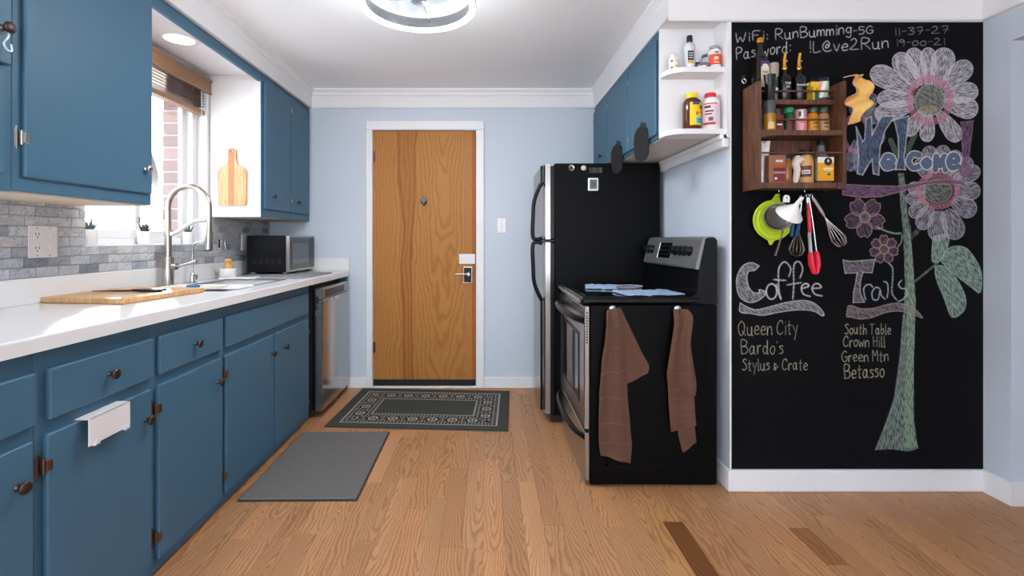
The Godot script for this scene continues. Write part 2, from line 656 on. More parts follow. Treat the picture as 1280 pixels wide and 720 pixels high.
func crown(mb: MB, a: Vector2, b: Vector2, out: Vector2, y0: float, y1: float, m0 = 0.0, m1 = 0.0):
	# stepped crown board along a-b (X, Z), standing out along `out`; m0, m1 lengthen it at outer corners
	var h := y1 - y0
	var pr := [[0.0, 0.0], [0.012, 0.0], [0.016, 0.008], [0.016, h * 0.60], [0.020, h * 0.64], [0.020, h * 0.80], [0.027, h * 0.86], [0.034, h * 0.90], [0.034, h], [0.0, h]]
	var dir := (b - a).normalized()
	for i in pr.size() - 1:
		var p = pr[i]
		var q = pr[i + 1]
		var P := []
		for s in [[a, p, -m0], [b, p, m1], [b, q, m1], [a, q, -m0]]:
			var c: Vector2 = s[0] + out * s[1][0] + dir * (s[2] * s[1][0])
			P.append(at(c.x, y0 + s[1][1], c.y))
		var nn: Vector3 = Vector3(out.x, 0, -out.y) * (q[1] - p[1]) - Vector3(0, 1, 0) * (q[0] - p[0])
		if nn.length() < 1e-7: continue
		mb.quad(P[0], P[1], P[2], P[3], nn.normalized())

func room():
	# floor
	var fl := st("floor", MB.new().b(-1.9, 3.9, -0.12, -0.016, -2.7, BACK + 0.1), mat(Color(0.3, 0.2, 0.13), 0.9), "oak plank floor with bold grain")
	face_planks(fl)
	st("ceiling", MB.new().b(-1.9, 3.9, CEIL, CEIL + 0.12, -2.7, BACK + 0.1), M.ceil, "smooth white ceiling")
	# back wall with the doorway filled by the door
	var d0 := -0.911
	var d1 := -0.089
	var dt := 2.048
	var w := MB.new()
	w.b(-1.9, d0 - 0.02, 0, CEIL, BACK, BACK + 0.14).b(d1 + 0.02, 1.3, 0, CEIL, BACK, BACK + 0.14).b(d0 - 0.02, d1 + 0.02, dt + 0.02, CEIL, BACK, BACK + 0.14)
	st("wall_back", w, M.wall, "pale blue wall around the wooden door")
	st("trim_1", MB.new().b(d0 - 0.052, d0 - 0.002, 0, dt + 0.002, BACK - 0.018, BACK, 0.004).b(d1 + 0.002, d1 + 0.064, 0, dt + 0.002, BACK - 0.018, BACK, 0.004).b(d0 - 0.052, d1 + 0.064, dt + 0.002, dt + 0.072, BACK - 0.018, BACK, 0.004).b(d0 - 0.02, d0, 0, dt, BACK, BACK + 0.14).b(d1, d1 + 0.02, 0, dt, BACK, BACK + 0.14).b(d0 - 0.02, d1 + 0.02, dt, dt + 0.02, BACK, BACK + 0.14).b(d0, d1, 0, 0.012, BACK - 0.01, BACK + 0.1).b(d0 - 0.002, d0 + 0.016, 0.012, dt, BACK + 0.058, BACK + 0.075).b(d1 - 0.016, d1 + 0.002, 0.012, dt, BACK + 0.058, BACK + 0.075).b(d0, d1, dt - 0.016, dt + 0.002, BACK + 0.058, BACK + 0.075), M.trim, "white casing of the wooden door")
	# right side: wall behind the cooker, chalk wall, wall with the open doorway
	st("wall_right", MB.new().b(1.138, 1.28, 0, CEIL, 2.2555, BACK), M.wall, "pale blue wall behind the black cooker")
	st("wall_chalk", MB.new().b(1.28, 2.47, 0, CEIL, 2.253, 2.39).b(1.138, 1.28, 0, CEIL, 2.253, 2.2555), M.white, "white wall that carries the chalkboard")
	var o0 := 2.13
	var o1 := 1.22
	st("wall_side", MB.new().b(2.325, 2.49, 0, CEIL, o0, 2.253).b(2.325, 2.49, 0, CEIL, -2.6, o1).b(2.325, 2.49, 2.06, CEIL, o1, o0), M.wall, "pale blue wall with an open doorway")
	st("wall_hall", MB.new().b(3.7, 3.85, 0, CEIL, -2.6, 2.6).b(2.49, 3.7, 0, CEIL, 2.25, 2.4).b(2.49, 3.7, 0, CEIL, 0.2, 0.3), M.wall, "pale blue wall of the passage beyond the doorway")
	# behind the camera: a wall with a wide window
	var rw := MB.new()
	rw.b(-1.9, -0.9, 0, CEIL, -2.6, -2.74).b(2.0, 3.9, 0, CEIL, -2.6, -2.74).b(-0.9, 2.0, 0, 0.45, -2.6, -2.74).b(-0.9, 2.0, 2.15, CEIL, -2.6, -2.74)
	st("wall_rear", rw, M.wall, "pale blue wall behind the camera with a wide window")
	var w2 := st("window_2", MB.new().b(-0.9, 2.0, 0.45, 0.51, -2.62, -2.70).b(-0.9, 2.0, 2.09, 2.15, -2.62, -2.70).b(-0.9, -0.84, 0.45, 2.15, -2.62, -2.70).b(1.94, 2.0, 0.45, 2.15, -2.62, -2.70).b(0.52, 0.58, 0.45, 2.15, -2.62, -2.70), M.trim, "wide white framed window behind the camera")
	pt("pane", MB.new().b(-0.84, 0.52, 0.51, 2.09, -2.655, -2.661), M.pane, w2)
	pt("pane", MB.new().b(0.58, 1.94, 0.51, 2.09, -2.655, -2.661), M.pane, w2)
	# left wall with the window opening
	var wz0 := 2.07
	var wz1 := 2.98
	var wy0 := 1.149
	var wy1 := 2.20
	var wl := MB.new()
	wl.b(-1.87, -1.74, 0, CEIL, -2.6, wz0).b(-1.87, -1.74, 0, CEIL, wz1, BACK).b(-1.87, -1.74, 0, wy0, wz0, wz1).b(-1.87, -1.74, wy1, CEIL, wz0, wz1)
	var wall_l := st("wall_left", wl, M.white, "white wall around the kitchen window")
	tiles(wall_l)
	# brick outside of that wall, its far jamb seen through the panes
	var bw := MB.new()
	bw.b(-1.975, -1.872, -0.3, 2.6, -2.6, wz0).b(-1.975, -1.872, -0.3, 2.6, wz1 + 0.03, BACK + 0.2).b(-1.975, -1.872, -0.3, wy0, wz0, wz1 + 0.03).b(-1.975, -1.872, wy1, 2.6, wz0, wz1 + 0.03)
	var ow := st("wall_outside", bw, mat(Color(0.55, 0.52, 0.50), 0.9), "brick outer wall seen through the window")
	var bm := [mat(Color(0.42, 0.30, 0.27), 0.9), mat(Color(0.47, 0.35, 0.31), 0.9), mat(Color(0.39, 0.29, 0.26), 0.9)]
	pt("mortar", MB.new().b(-1.972, -1.879, wy0, wy1, wz1 - 0.050, wz1 + 0.03), mat(Color(0.56, 0.52, 0.50), 0.95), ow)
	var y := wy0
	var row := 0
	while y < wy1 - 0.03:
		var b := MB.new().b(-1.98 if row % 2 == 0 else -1.976, -1.876, y, y + 0.064, wz1 - 0.055, wz1 + 0.03 + (0.0 if row % 2 else 0.09), 0.003)
		pt("brick", b, bm[row % 3], ow)
		y += 0.0745
		row += 1
	# mouldings under the ceiling and boxed soffits above the cabinets
	st("wall_soffit_left", MB.new().b(-1.74, -1.405, 2.224, CEIL, -2.6, BACK), M.trim, "white boxed soffit above the left cabinets")
	st("wall_soffit_right", MB.new().b(0.860, 1.138, 2.224, CEIL, 2.255, BACK), M.trim, "white boxed soffit above the right cabinets")
	var c1 := MB.new()
	crown(c1, Vector2(-1.405, BACK), Vector2(-1.405, -2.6), Vector2(1, 0), 2.223, CEIL)
	st("trim_2", c1, M.trim, "white crown moulding above the left cabinets")
	var c2 := MB.new()
	crown(c2, Vector2(-1.41, BACK), Vector2(0.87, BACK), Vector2(0, -1), 2.223, CEIL)
	st("trim_3", c2, M.trim, "white crown moulding above the wooden door")
	var c3 := MB.new()
	crown(c3, Vector2(0.860, BACK), Vector2(0.860, 2.255), Vector2(-1, 0), 2.220, CEIL, 0.0, 1.0)
	crown(c3, Vector2(0.860, 2.255), Vector2(2.325, 2.255), Vector2(0, -1), 2.200, CEIL, 1.0, 0.0)
	st("trim_4", c3, M.trim, "white crown moulding above the right cabinets and the chalkboard")
	var c4 := MB.new()
	crown(c4, Vector2(2.325, 2.253), Vector2(2.325, -2.6), Vector2(-1, 0), 2.200, CEIL)
	st("trim_5", c4, M.trim, "white crown moulding above the open doorway")
	# baseboards
	st("baseboard_back", MB.new().b(-1.12, d0 - 0.052, 0, 0.085, BACK - 0.013, BACK, 0.003).b(d1 + 0.064, 1.138, 0, 0.085, BACK - 0.013, BACK, 0.003), M.trim, "white baseboard beside the wooden door")
	st("baseboard_right", MB.new().b(1.125, 1.138, 0, 0.10, 2.253, BACK - 0.02, 0.003).b(1.125, 2.325, 0, 0.10, 2.238, 2.2535, 0.003).b(2.312, 2.325, 0, 0.10, o0, 2.238).b(2.312, 2.49, 0, 0.10, o0 - 0.013, o0).b(2.312, 2.325, 0, 0.10, -2.6, o1 + 0.013, 0.003), M.trim, "white baseboard under the chalkboard")
	# the wooden door
	O = Vector3.ZERO
	var dr := st("door_1", door_leaf(d0 + 0.003, d1 - 0.003, 0.014, dt - 0.003), M.door, "flush birch veneer door with honey coloured grain", "door")
	pt("door_sweep", MB.new().b(d0 + 0.004, d1 - 0.004, 0.016, 0.062, BACK + 0.001, BACK + 0.013, 0.002), M.blackmat, dr, "black door sweep")
	for hy in [1.84, 0.32]:
		var h := MB.new()
		h.x = Transform3D(Basis(), at(d0 + 0.002, hy - 0.045, BACK + 0.006))
		h.lathe([Vector2(0, 0), Vector2(0.006, 0), Vector2(0.006, 0.09), Vector2(0, 0.09)], 10)
		h.x = Transform3D()
		h.b(d0, d0 + 0.022, hy - 0.042, hy + 0.042, BACK + 0.008, BACK + 0.012)
		pt("hinge", h, M.hinge, dr)
	var lx := -0.154
	var lk := pt("lock_plate", MB.new().b(lx - 0.038, lx + 0.036, 0.83, 0.965, BACK + 0.002, BACK + 0.012, 0.003), M.nickel, dr)
	pt("keypad", MB.new().b(lx - 0.031, lx + 0.029, 0.838, 0.955, BACK - 0.006, BACK + 0.004, 0.002), M.black, lk)
	var lv := MB.new()
	lv.tube([at(lx + 0.004, 0.905, BACK + 0.006), at(lx + 0.004, 0.905, BACK - 0.040)], 0.013, 14)
	lv.tube([at(lx + 0.004, 0.905, BACK - 0.04), at(lx - 0.03, 0.906, BACK - 0.044), at(lx - 0.095, 0.906, BACK - 0.044)], [0.008, 0.007, 0.006], 10)
	pt("lever", lv, M.nickel, lk)
	pt("notice", MB.new().b(-0.224, -0.098, 0.985, 1.063, BACK + 0.0095, BACK + 0.012), M.plastic, dr, "blank white card")

func door_leaf(x0, x1, y0, y1) -> MB:
	var m := MB.new().b(x0, x1, y0, y1, BACK + 0.012, BACK + 0.055, 0.002)
	# picture runs once over the leaf
	for i in m.uv.size():
		var p := m.v[i]
		m.uv[i] = Vector2((p.x - x0) / (x1 - x0), 1.0 - (p.y - y0) / (y1 - y0))
	return m

func tiles(wall):
	var bed := MB.new().b(-1.7405, -1.736, 1.03, 1.149, 1.15, BACK - 0.001).b(-1.7405, -1.736, 1.149, 1.335, 1.15, 2.068).b(-1.7405, -1.736, 1.149, 1.335, 2.982, BACK - 0.001)
	pt("grout_bed", bed, M.grout, wall)
	var r := RandomNumberGenerator.new()
	r.seed = 5
	for row in 8:
		var y0 := 1.0315 + row * 0.0392
		var z := 1.15 + (0.05 if row % 2 else 0.0) - r.randf() * 0.02
		while z < BACK - 0.004:
			var a := z
			var b := z + 0.0985
			z = b + 0.0016
			var spans := [[maxf(a, 1.15), minf(b, BACK - 0.003)]]
			if row >= 3:
				if a < 2.068 and b > 2.068: spans = [[a, 2.067]]
				elif a < 2.982 and b > 2.982: spans = [[2.983, b]]
				elif a >= 2.068 and b <= 2.982: continue
			for s in spans:
				if s[1] - s[0] < 0.008: continue
				var m := MB.new()
				m.uvo = Vector2(r.randf() * 3.0, r.randf() * 3.0)
				m.b(-1.738, -1.7305 + r.randf() * 0.0008, y0 + 0.0008, y0 + 0.0376, s[0], s[1], 0.0012)
				var k := r.randf()
				pt("tile", m, M.tiles[0 if k < 0.22 else 1 if k < 0.42 else 2 if k < 0.64 else 3 if k < 0.78 else 4 if k < 0.91 else 5], wall)

# knob standing out along dir
func knob(parent, pos: Vector3, dir: Vector3, m, s = 1.0):
	var k := MB.new()
	var zz := dir.normalized()
	var xx := zz.cross(Vector3.UP).normalized()
	k.x = Transform3D(Basis(xx, zz, xx.cross(zz)), pos)
	var pr := []
	for p in [[0.0, 0.0], [0.0085, 0.0], [0.0085, 0.002], [0.006, 0.004], [0.0055, 0.012], [0.008, 0.015], [0.0145, 0.0175], [0.0158, 0.020], [0.0145, 0.0235], [0.009, 0.0262], [0.0, 0.027]]:
		pr.append(Vector2(p[0], p[1]) * s)
	k.lathe(pr, 20)
	return pt("knob", k, m, parent)

# exposed hinge on a face that looks along +x (sx = 1) or -x; fz is the side on which the frame leaf lies
func hinge(parent, X: float, Y: float, Z: float, sx: float, fz: float, m):
	var h := MB.new()
	h.b(X - sx * 0.018, X - sx * 0.0145, Y - 0.029, Y + 0.029, Z + fz * 0.006, Z + fz * 0.019, 0.001)
	h.b(X - sx * 0.018, X - sx * 0.014, Y - 0.036, Y + 0.036, Z + fz * 0.009, Z + fz * 0.015, 0.001)
	h.tube([at(X - sx * 0.008, Y - 0.022, Z + fz * 0.004), at(X - sx * 0.008, Y + 0.022, Z + fz * 0.004)], 0.005, 10)
	h.b(X - sx * 0.012, X + sx * 0.0018, Y - 0.015, Y + 0.015, Z - fz * 0.014, Z + fz * 0.004, 0.001)
	return pt("hinge", h, m, parent)

func base_cabinets():
	var F := -1.165     # face frame
	var D := -1.148     # front of doors and drawers
	var top := 0.891
	# [label, z0, z1, drawers [z0,z1,knob], doors [z0,z1,knob z or 0,hinge z, hinge side]]
	var units := [
		["blue base cabinet at the near end of the counter, cut by the picture edge", 0.84, 1.2325, [[0.875, 1.226, false]], [[0.875, 1.217, 1.172, 0.875, -1]], false],
		["blue base cabinet with a white hook bracket over its door", 1.2325, 1.6602, [[1.262, 1.656, true]], [[1.254, 1.644, 1.613, 1.254, -1]], false],
		["blue base cabinet with one drawer between the bracket door and the sink cabinet", 1.6602, 2.0925, [[1.686, 2.088, true]], [[1.680, 2.085, 2.044, 1.680, -1]], false],
		["wide blue sink cabinet with two doors under a long blank panel", 2.0925, 3.135, [[2.118, 3.085, false]], [[2.113, 2.590, 2.555, 2.113, -1], [2.612, 3.092, 2.72, 3.092, 1]], true],
	]
	for u in units:
		var t := th("base_cabinet", u[0], "cabinet", at((F - 1.735) / 2, 0, (u[1] + u[2]) / 2), "blue base cabinets under the counter")
		var bd := MB.new()
		if u[5]:   # hollow under the sink
			bd.b(F - 0.02, F, 0.012, top, u[1] + 0.0005, u[2] - 0.0005, 0.002).b(-1.735, F - 0.02, 0.012, 0.03, u[1] + 0.001, u[2] - 0.001).b(-1.735, F - 0.02, 0.03, top, u[1] + 0.001, u[1] + 0.018).b(-1.735, F - 0.02, 0.03, top, u[2] - 0.018, u[2] - 0.001).b(-1.735, -1.72, 0.03, top, u[1] + 0.018, u[2] - 0.018)
		else:
			bd.b(-1.735, F, 0.012, top, u[1] + 0.0005, u[2] - 0.0005, 0.002)
		pt("body", bd, M.blue, t)
		pt("plinth", MB.new().b(-1.735, F - 0.03, 0.0, 0.012, u[1] + 0.002, u[2] - 0.002), M.blackmat, t)
		for d in u[3]:
			var p := pt("drawer_front" if d[2] or u[1] < 1 else "false_front", MB.new().b(F, D, 0.700, 0.836, d[0], d[1], 0.004), M.blue, t)
			if d[2]: knob(p, at(D, 0.768, (d[0] + d[1]) / 2), Vector3(1, 0, 0), M.bronze, 1.05)
		for d in u[4]:
			var p := pt("door", MB.new().b(F, D, 0.055, 0.666, d[0], d[1], 0.004), M.blue, t)
			knob(p, at(D, 0.570, d[2]), Vector3(1, 0, 0), M.bronze, 1.05)
			for hy in [0.585, 0.135]:
				hinge(p, D, hy, d[3] - 0.0, 1.0, d[4], M.hinge)
	# white hook bracket over the second door
	var br := th("over_door_bracket", "white plastic bracket hooked over a blue cabinet door", "bracket", at(-1.13, 0.60, 1.42))
	var bm := MB.new()
	bm.b(-1.1645, -1.121, 0.6665, 0.6695, 1.352, 1.508, 0.001)
	bm.b(-1.125, -1.121, 0.592, 0.6695, 1.352, 1.508, 0.001)
	pt("plate", bm, M.plastic, br)
	for z in [1.372, 1.486]:
		pt("hook", MB.new().b(-1.123, -1.111, 0.589, 0.594, z - 0.008, z + 0.008, 0.001).b(-1.114, -1.111, 0.589, 0.608, z - 0.008, z + 0.008, 0.001), M.plastic, br)
	# counter with the cut-out for the sink; front edge comes a little forward towards the back
	var y0 := 0.892
	var y1 := 0.932
	var sx0 := -1.60
	var sx1 := -1.235
	var sz0 := 2.26
	var sz1 := 2.95
	var fix := MB.new()
	fix.b(-1.738, sx0, y0, y1, 0.82, BACK - 0.001)
	fix.b(sx0, sx1, y0, y1, 0.82, sz0).b(sx0, sx1, y0, y1, sz1, BACK - 0.001)
	var e := 0.005
	var a0 := [Vector2(sx1, 0.82), Vector2(-1.138, 0.82), Vector2(-1.090, BACK - 0.001), Vector2(sx1, BACK - 0.001)]
	var pr := [[y1 - e, 0.0], [y1 - e * 0.3, -e * 0.3], [y1, -e]]
	fix.quad(at(a0[0].x, y1, a0[0].y), at(a0[1].x - e, y1, a0[1].y), at(a0[2].x - e, y1, a0[2].y), at(a0[3].x, y1, a0[3].y), Vector3.UP)
	fix.quad(at(a0[0].x, y0, a0[0].y), at(a0[1].x, y0, a0[1].y), at(a0[2].x, y0, a0[2].y), at(a0[3].x, y0, a0[3].y), Vector3.DOWN)
	fix.quad(at(a0[1].x, y0, a0[1].y), at(a0[2].x, y0, a0[2].y), at(a0[2].x, y1 - e, a0[2].y), at(a0[1].x, y1 - e, a0[1].y), Vector3.RIGHT)
	for i in 2:
		fix.quad(at(a0[1].x + pr[i][1], pr[i][0], a0[1].y), at(a0[2].x + pr[i][1], pr[i][0], a0[2].y), at(a0[2].x + pr[i + 1][1], pr[i + 1][0], a0[2].y), at(a0[1].x + pr[i + 1][1], pr[i + 1][0], a0[1].y), Vector3(1, 0.4 + i * 1.6, 0).normalized())
	fix.quad(at(sx1, y0, 0.82), at(-1.138, y0, 0.82), at(-1.138 - e, y1, 0.82), at(sx1, y1, 0.82), Vector3(0, 0, 1))
	fix.quad(at(sx1, y0, sz0), at(sx1, y0, sz1), at(sx1, y1, sz1), at(sx1, y1, sz0), Vector3.LEFT)
	var c := th("countertop", "long white laminate countertop over the blue cabinets", "countertop", at(-1.45, y0, 2.3))
	pt("slab", fix, M.counter, c)
	pt("backsplash_lip", MB.new().b(-1.7385, -1.718, y1, 1.0305, 0.82, BACK - 0.022, 0.003).b(-1.7385, -1.094, y1, 1.0305, BACK - 0.021, BACK - 0.001, 0.003), M.counter, c)
	dishwasher()

func dishwasher():
	var z0 := 3.16
	var z1 := 3.763
	var X := -1.083
	var t := th("dishwasher", "stainless steel dishwasher at the far end of the counter", "dishwasher", at(-1.4, 0, 3.46))
	pt("tub", MB.new().b(-1.72, -1.155, 0.012, 0.880, z0 + 0.004, z1 - 0.004), M.blackmat, t)
	var d := pt("door", MB.new().b(-1.137, X, 0.046, 0.778, z0, z1, 0.004), M.polished, t)
	pt("badge", MB.new().b(X, X + 0.002, 0.150, 0.162, z0 + 0.29, z0 + 0.33), M.chrome, d)
	var f := pt("control_strip", MB.new().b(-1.137, X, 0.781, 0.858, z0, z1, 0.004), M.steel, t)
	pt("handle_pocket", MB.new().b(X - 0.002, X + 0.0015, 0.790, 0.842, z0 + 0.045, z0 + 0.47, 0.001), mat(Color(0.23, 0.20, 0.18), 0.35, 0.6), f)
	pt("latch", MB.new().b(X + 0.0005, X + 0.003, 0.752, 0.776, z0 + 0.24, z0 + 0.34, 0.001), M.chrome, d)
	pt("door_gasket", MB.new().b(-1.155, -1.137, 0.05, 0.85, z0 + 0.006, z1 - 0.006), M.black, t)
	pt("edge_clip", MB.new().b(-1.128, -1.110, 0.755, 0.80, z0 - 0.002, z0 + 0.002), M.darkgrey, t)
	var fp := th("filler_panel", "narrow blue filler panel between the dishwasher and the back wall", "panel", at(-1.2, 0, 3.79))
	pt("panel", MB.new().b(-1.735, -1.105, 0.012, 0.890, 3.768, BACK - 0.0145, 0.002), M.blue, fp)
	pt("plinth", MB.new().b(-1.735, -1.15, 0.0, 0.012, 3.768, BACK - 0.0145), M.blackmat, fp)

func wall_cabinets():
	var F := -1.415
	var D := -1.400
	# near block: one cabinet cut by the picture edge, one with a wide door; far block beyond the window
	var t := th("wall_cabinet", "blue wall cabinet at the top left picture corner with a small knobbed door", "cabinet", at(-1.57, 1.32, 1.15), "blue wall cabinets on the left wall")
	pt("body", MB.new().b(-1.735, F, 1.32, 2.2225, 0.86, 1.4275, 0.002), M.blue, t)
	var d := pt("door", MB.new().b(F, D, 1.688, 2.17, 0.9, 1.416, 0.004), M.blue, t)
	knob(d, at(D, 1.788, 1.386), Vector3(1, 0, 0), M.bronze, 1.1)
	pt("door", MB.new().b(F, D, 1.367, 1.672, 0.9, 1.399, 0.004), M.blue, t)
	t = th("wall_cabinet", "blue wall cabinet with one wide door left of the window", "cabinet", at(-1.57, 1.32, 1.73), "blue wall cabinets on the left wall")
	pt("body", MB.new().b(-1.735, F, 1.323, 2.2225, 1.4285, 2.020, 0.002), M.blue, t)
	pt("underside", MB.new().b(-1.735, F - 0.018, 1.3185, 1.323, 1.43, 2.016), mat(Color(0.84, 0.79, 0.73), 0.7), t, "cream painted underside")
	pt("end_panel", MB.new().b(-1.735, F - 0.002, 1.320, 2.2048, 2.0202, 2.0225), M.white, t)
	d = pt("door", MB.new().b(F, D, 1.367, 2.17, 1.456, 2.008, 0.004), M.blue, t)
	knob(d, at(D, 1.467, 1.967), Vector3(1, 0, 0), M.chrome, 0.95)
	for hy in [1.485, 2.08]: hinge(d, D, hy, 1.456, 1.0, -1, M.nickel)
	t = th("wall_cabinet", "blue wall cabinet with two doors right of the window", "cabinet", at(-1.57, 1.32, 3.41), "blue wall cabinets on the left wall")
	pt("body", MB.new().b(-1.735, F, 1.323, 2.2225, 3.008, BACK - 0.001, 0.002), M.blue, t)
	pt("end_panel", MB.new().b(-1.735, F - 0.005, 1.321, 2.2048, 3.0045, 3.0075), M.white, t, "white painted end panel")
	pt("underside", MB.new().b(-1.735, F - 0.018, 1.3185, 1.323, 3.01, BACK - 0.002), mat(Color(0.84, 0.79, 0.73), 0.7), t)
	d = pt("door", MB.new().b(F, D, 1.370, 2.178, 3.030, 3.420, 0.004), M.blue, t)
	knob(d, at(D, 1.457, 3.138), Vector3(1, 0, 0), M.bronze, 0.95)
	d = pt("door", MB.new().b(F, D, 1.370, 2.178, 3.436, 3.784, 0.004), M.blue, t)
	knob(d, at(D, 1.454, 3.544), Vector3(1, 0, 0), M.bronze, 0.95)
	for hy in [1.455, 2.10]: hinge(d, D, hy, 3.436, 1.0, -1, M.nickel)
	# header over the window recess and its white soffit
	st("trim_6", MB.new().b(-1.437, F, 2.168, 2.2225, 2.0235, 3.0035, 0.002), M.blue, "blue header rail over the window recess")
	st("wall_recess_soffit", MB.new().b(-1.739, -1.438, 2.205, 2.223, 2.0235, 3.0035), M.white, "white soffit over the window recess")
	# right wall cabinets with open end shelves
	F = 0.856
	D = 0.841
	var zs := [[2.392, 2.872, "blue wall cabinet beside the open shelves above the cooker"], [2.888, 3.362, "middle blue wall cabinet above the black refrigerator"], [3.378, 3.80, "blue wall cabinet in the corner by the door above the refrigerator"]]
	for i in 3:
		var z0: float = zs[i][0] - 0.008
		var z1: float = zs[i][1] + 0.0078 if i < 2 else BACK - 0.001
		t = th("wall_cabinet", zs[i][2], "cabinet", at(1.0, 1.68, (z0 + z1) / 2), "blue wall cabinets on the right wall")
		pt("body", MB.new().b(F, 1.137, 1.683, 2.219, z0, z1, 0.0015), M.blue, t)
		pt("underside", MB.new().b(F + 0.01, 1.120, 1.678, 1.683, z0 + 0.001, z1 - 0.001), mat(Color(0.84, 0.80, 0.76), 0.7), t, "cream painted underside")
		d = pt("door", MB.new().b(F, D, 1.703, 2.180, zs[i][0] + (0.014 if i == 0 else 0.0), zs[i][1], 0.004), M.blue, t)
		var kz: float = [2.549, 3.027, 3.524][i]
		knob(d, at(D, 1.79, kz), Vector3(-1, 0, 0), M.bronze, 0.95)
		for hy in [1.77, 2.11]: hinge(d, D, hy, zs[i][1], -1.0, 1, M.nickel)
	t = th("end_shelf", "white open end shelf unit with rounded corners beside the chalkboard", "shelf", at(1.0, 1.678, 2.33))
	pt("back_panel", MB.new().b(F - 0.004, 1.137, 1.678, 2.2235, 2.3765, 2.383), M.white, t)
	pt("wall_panel", MB.new().b(1.124, 1.1375, 1.66, 2.2235, 2.2545, 2.3765), M.white, t)
	for y in [1.678, 1.970]:
		var poly := [Vector2(F, -2.3765), Vector2(F, -2.355)]
		for k in 9:
			var a := PI / 2 * k / 8.0
			poly.append(Vector2(F + 0.085 - 0.085 * cos(a), -(2.355 - 0.085 * sin(a))))
		poly.append(Vector2(1.124, -2.27))
		poly.append(Vector2(1.124, -2.3765))
		var sh := MB.new()
		sh.x = Transform3D(Basis(Vector3(1, 0, 0), Vector3(0, 0, 1), Vector3(0, -1, 0)), Vector3(0, y + 0.024, 0))
		sh.prism(poly, 0.0, 0.024)
		pt("shelf_board", sh, M.white, t)
	st("trim_7", MB.new().b(1.108, 1.137, 1.612, 1.677, 2.2555, 3.08, 0.004).b(1.098, 1.137, 1.648, 1.677, 2.2555, 3.08, 0.006), M.trim, "white moulding under the right wall cabinets")

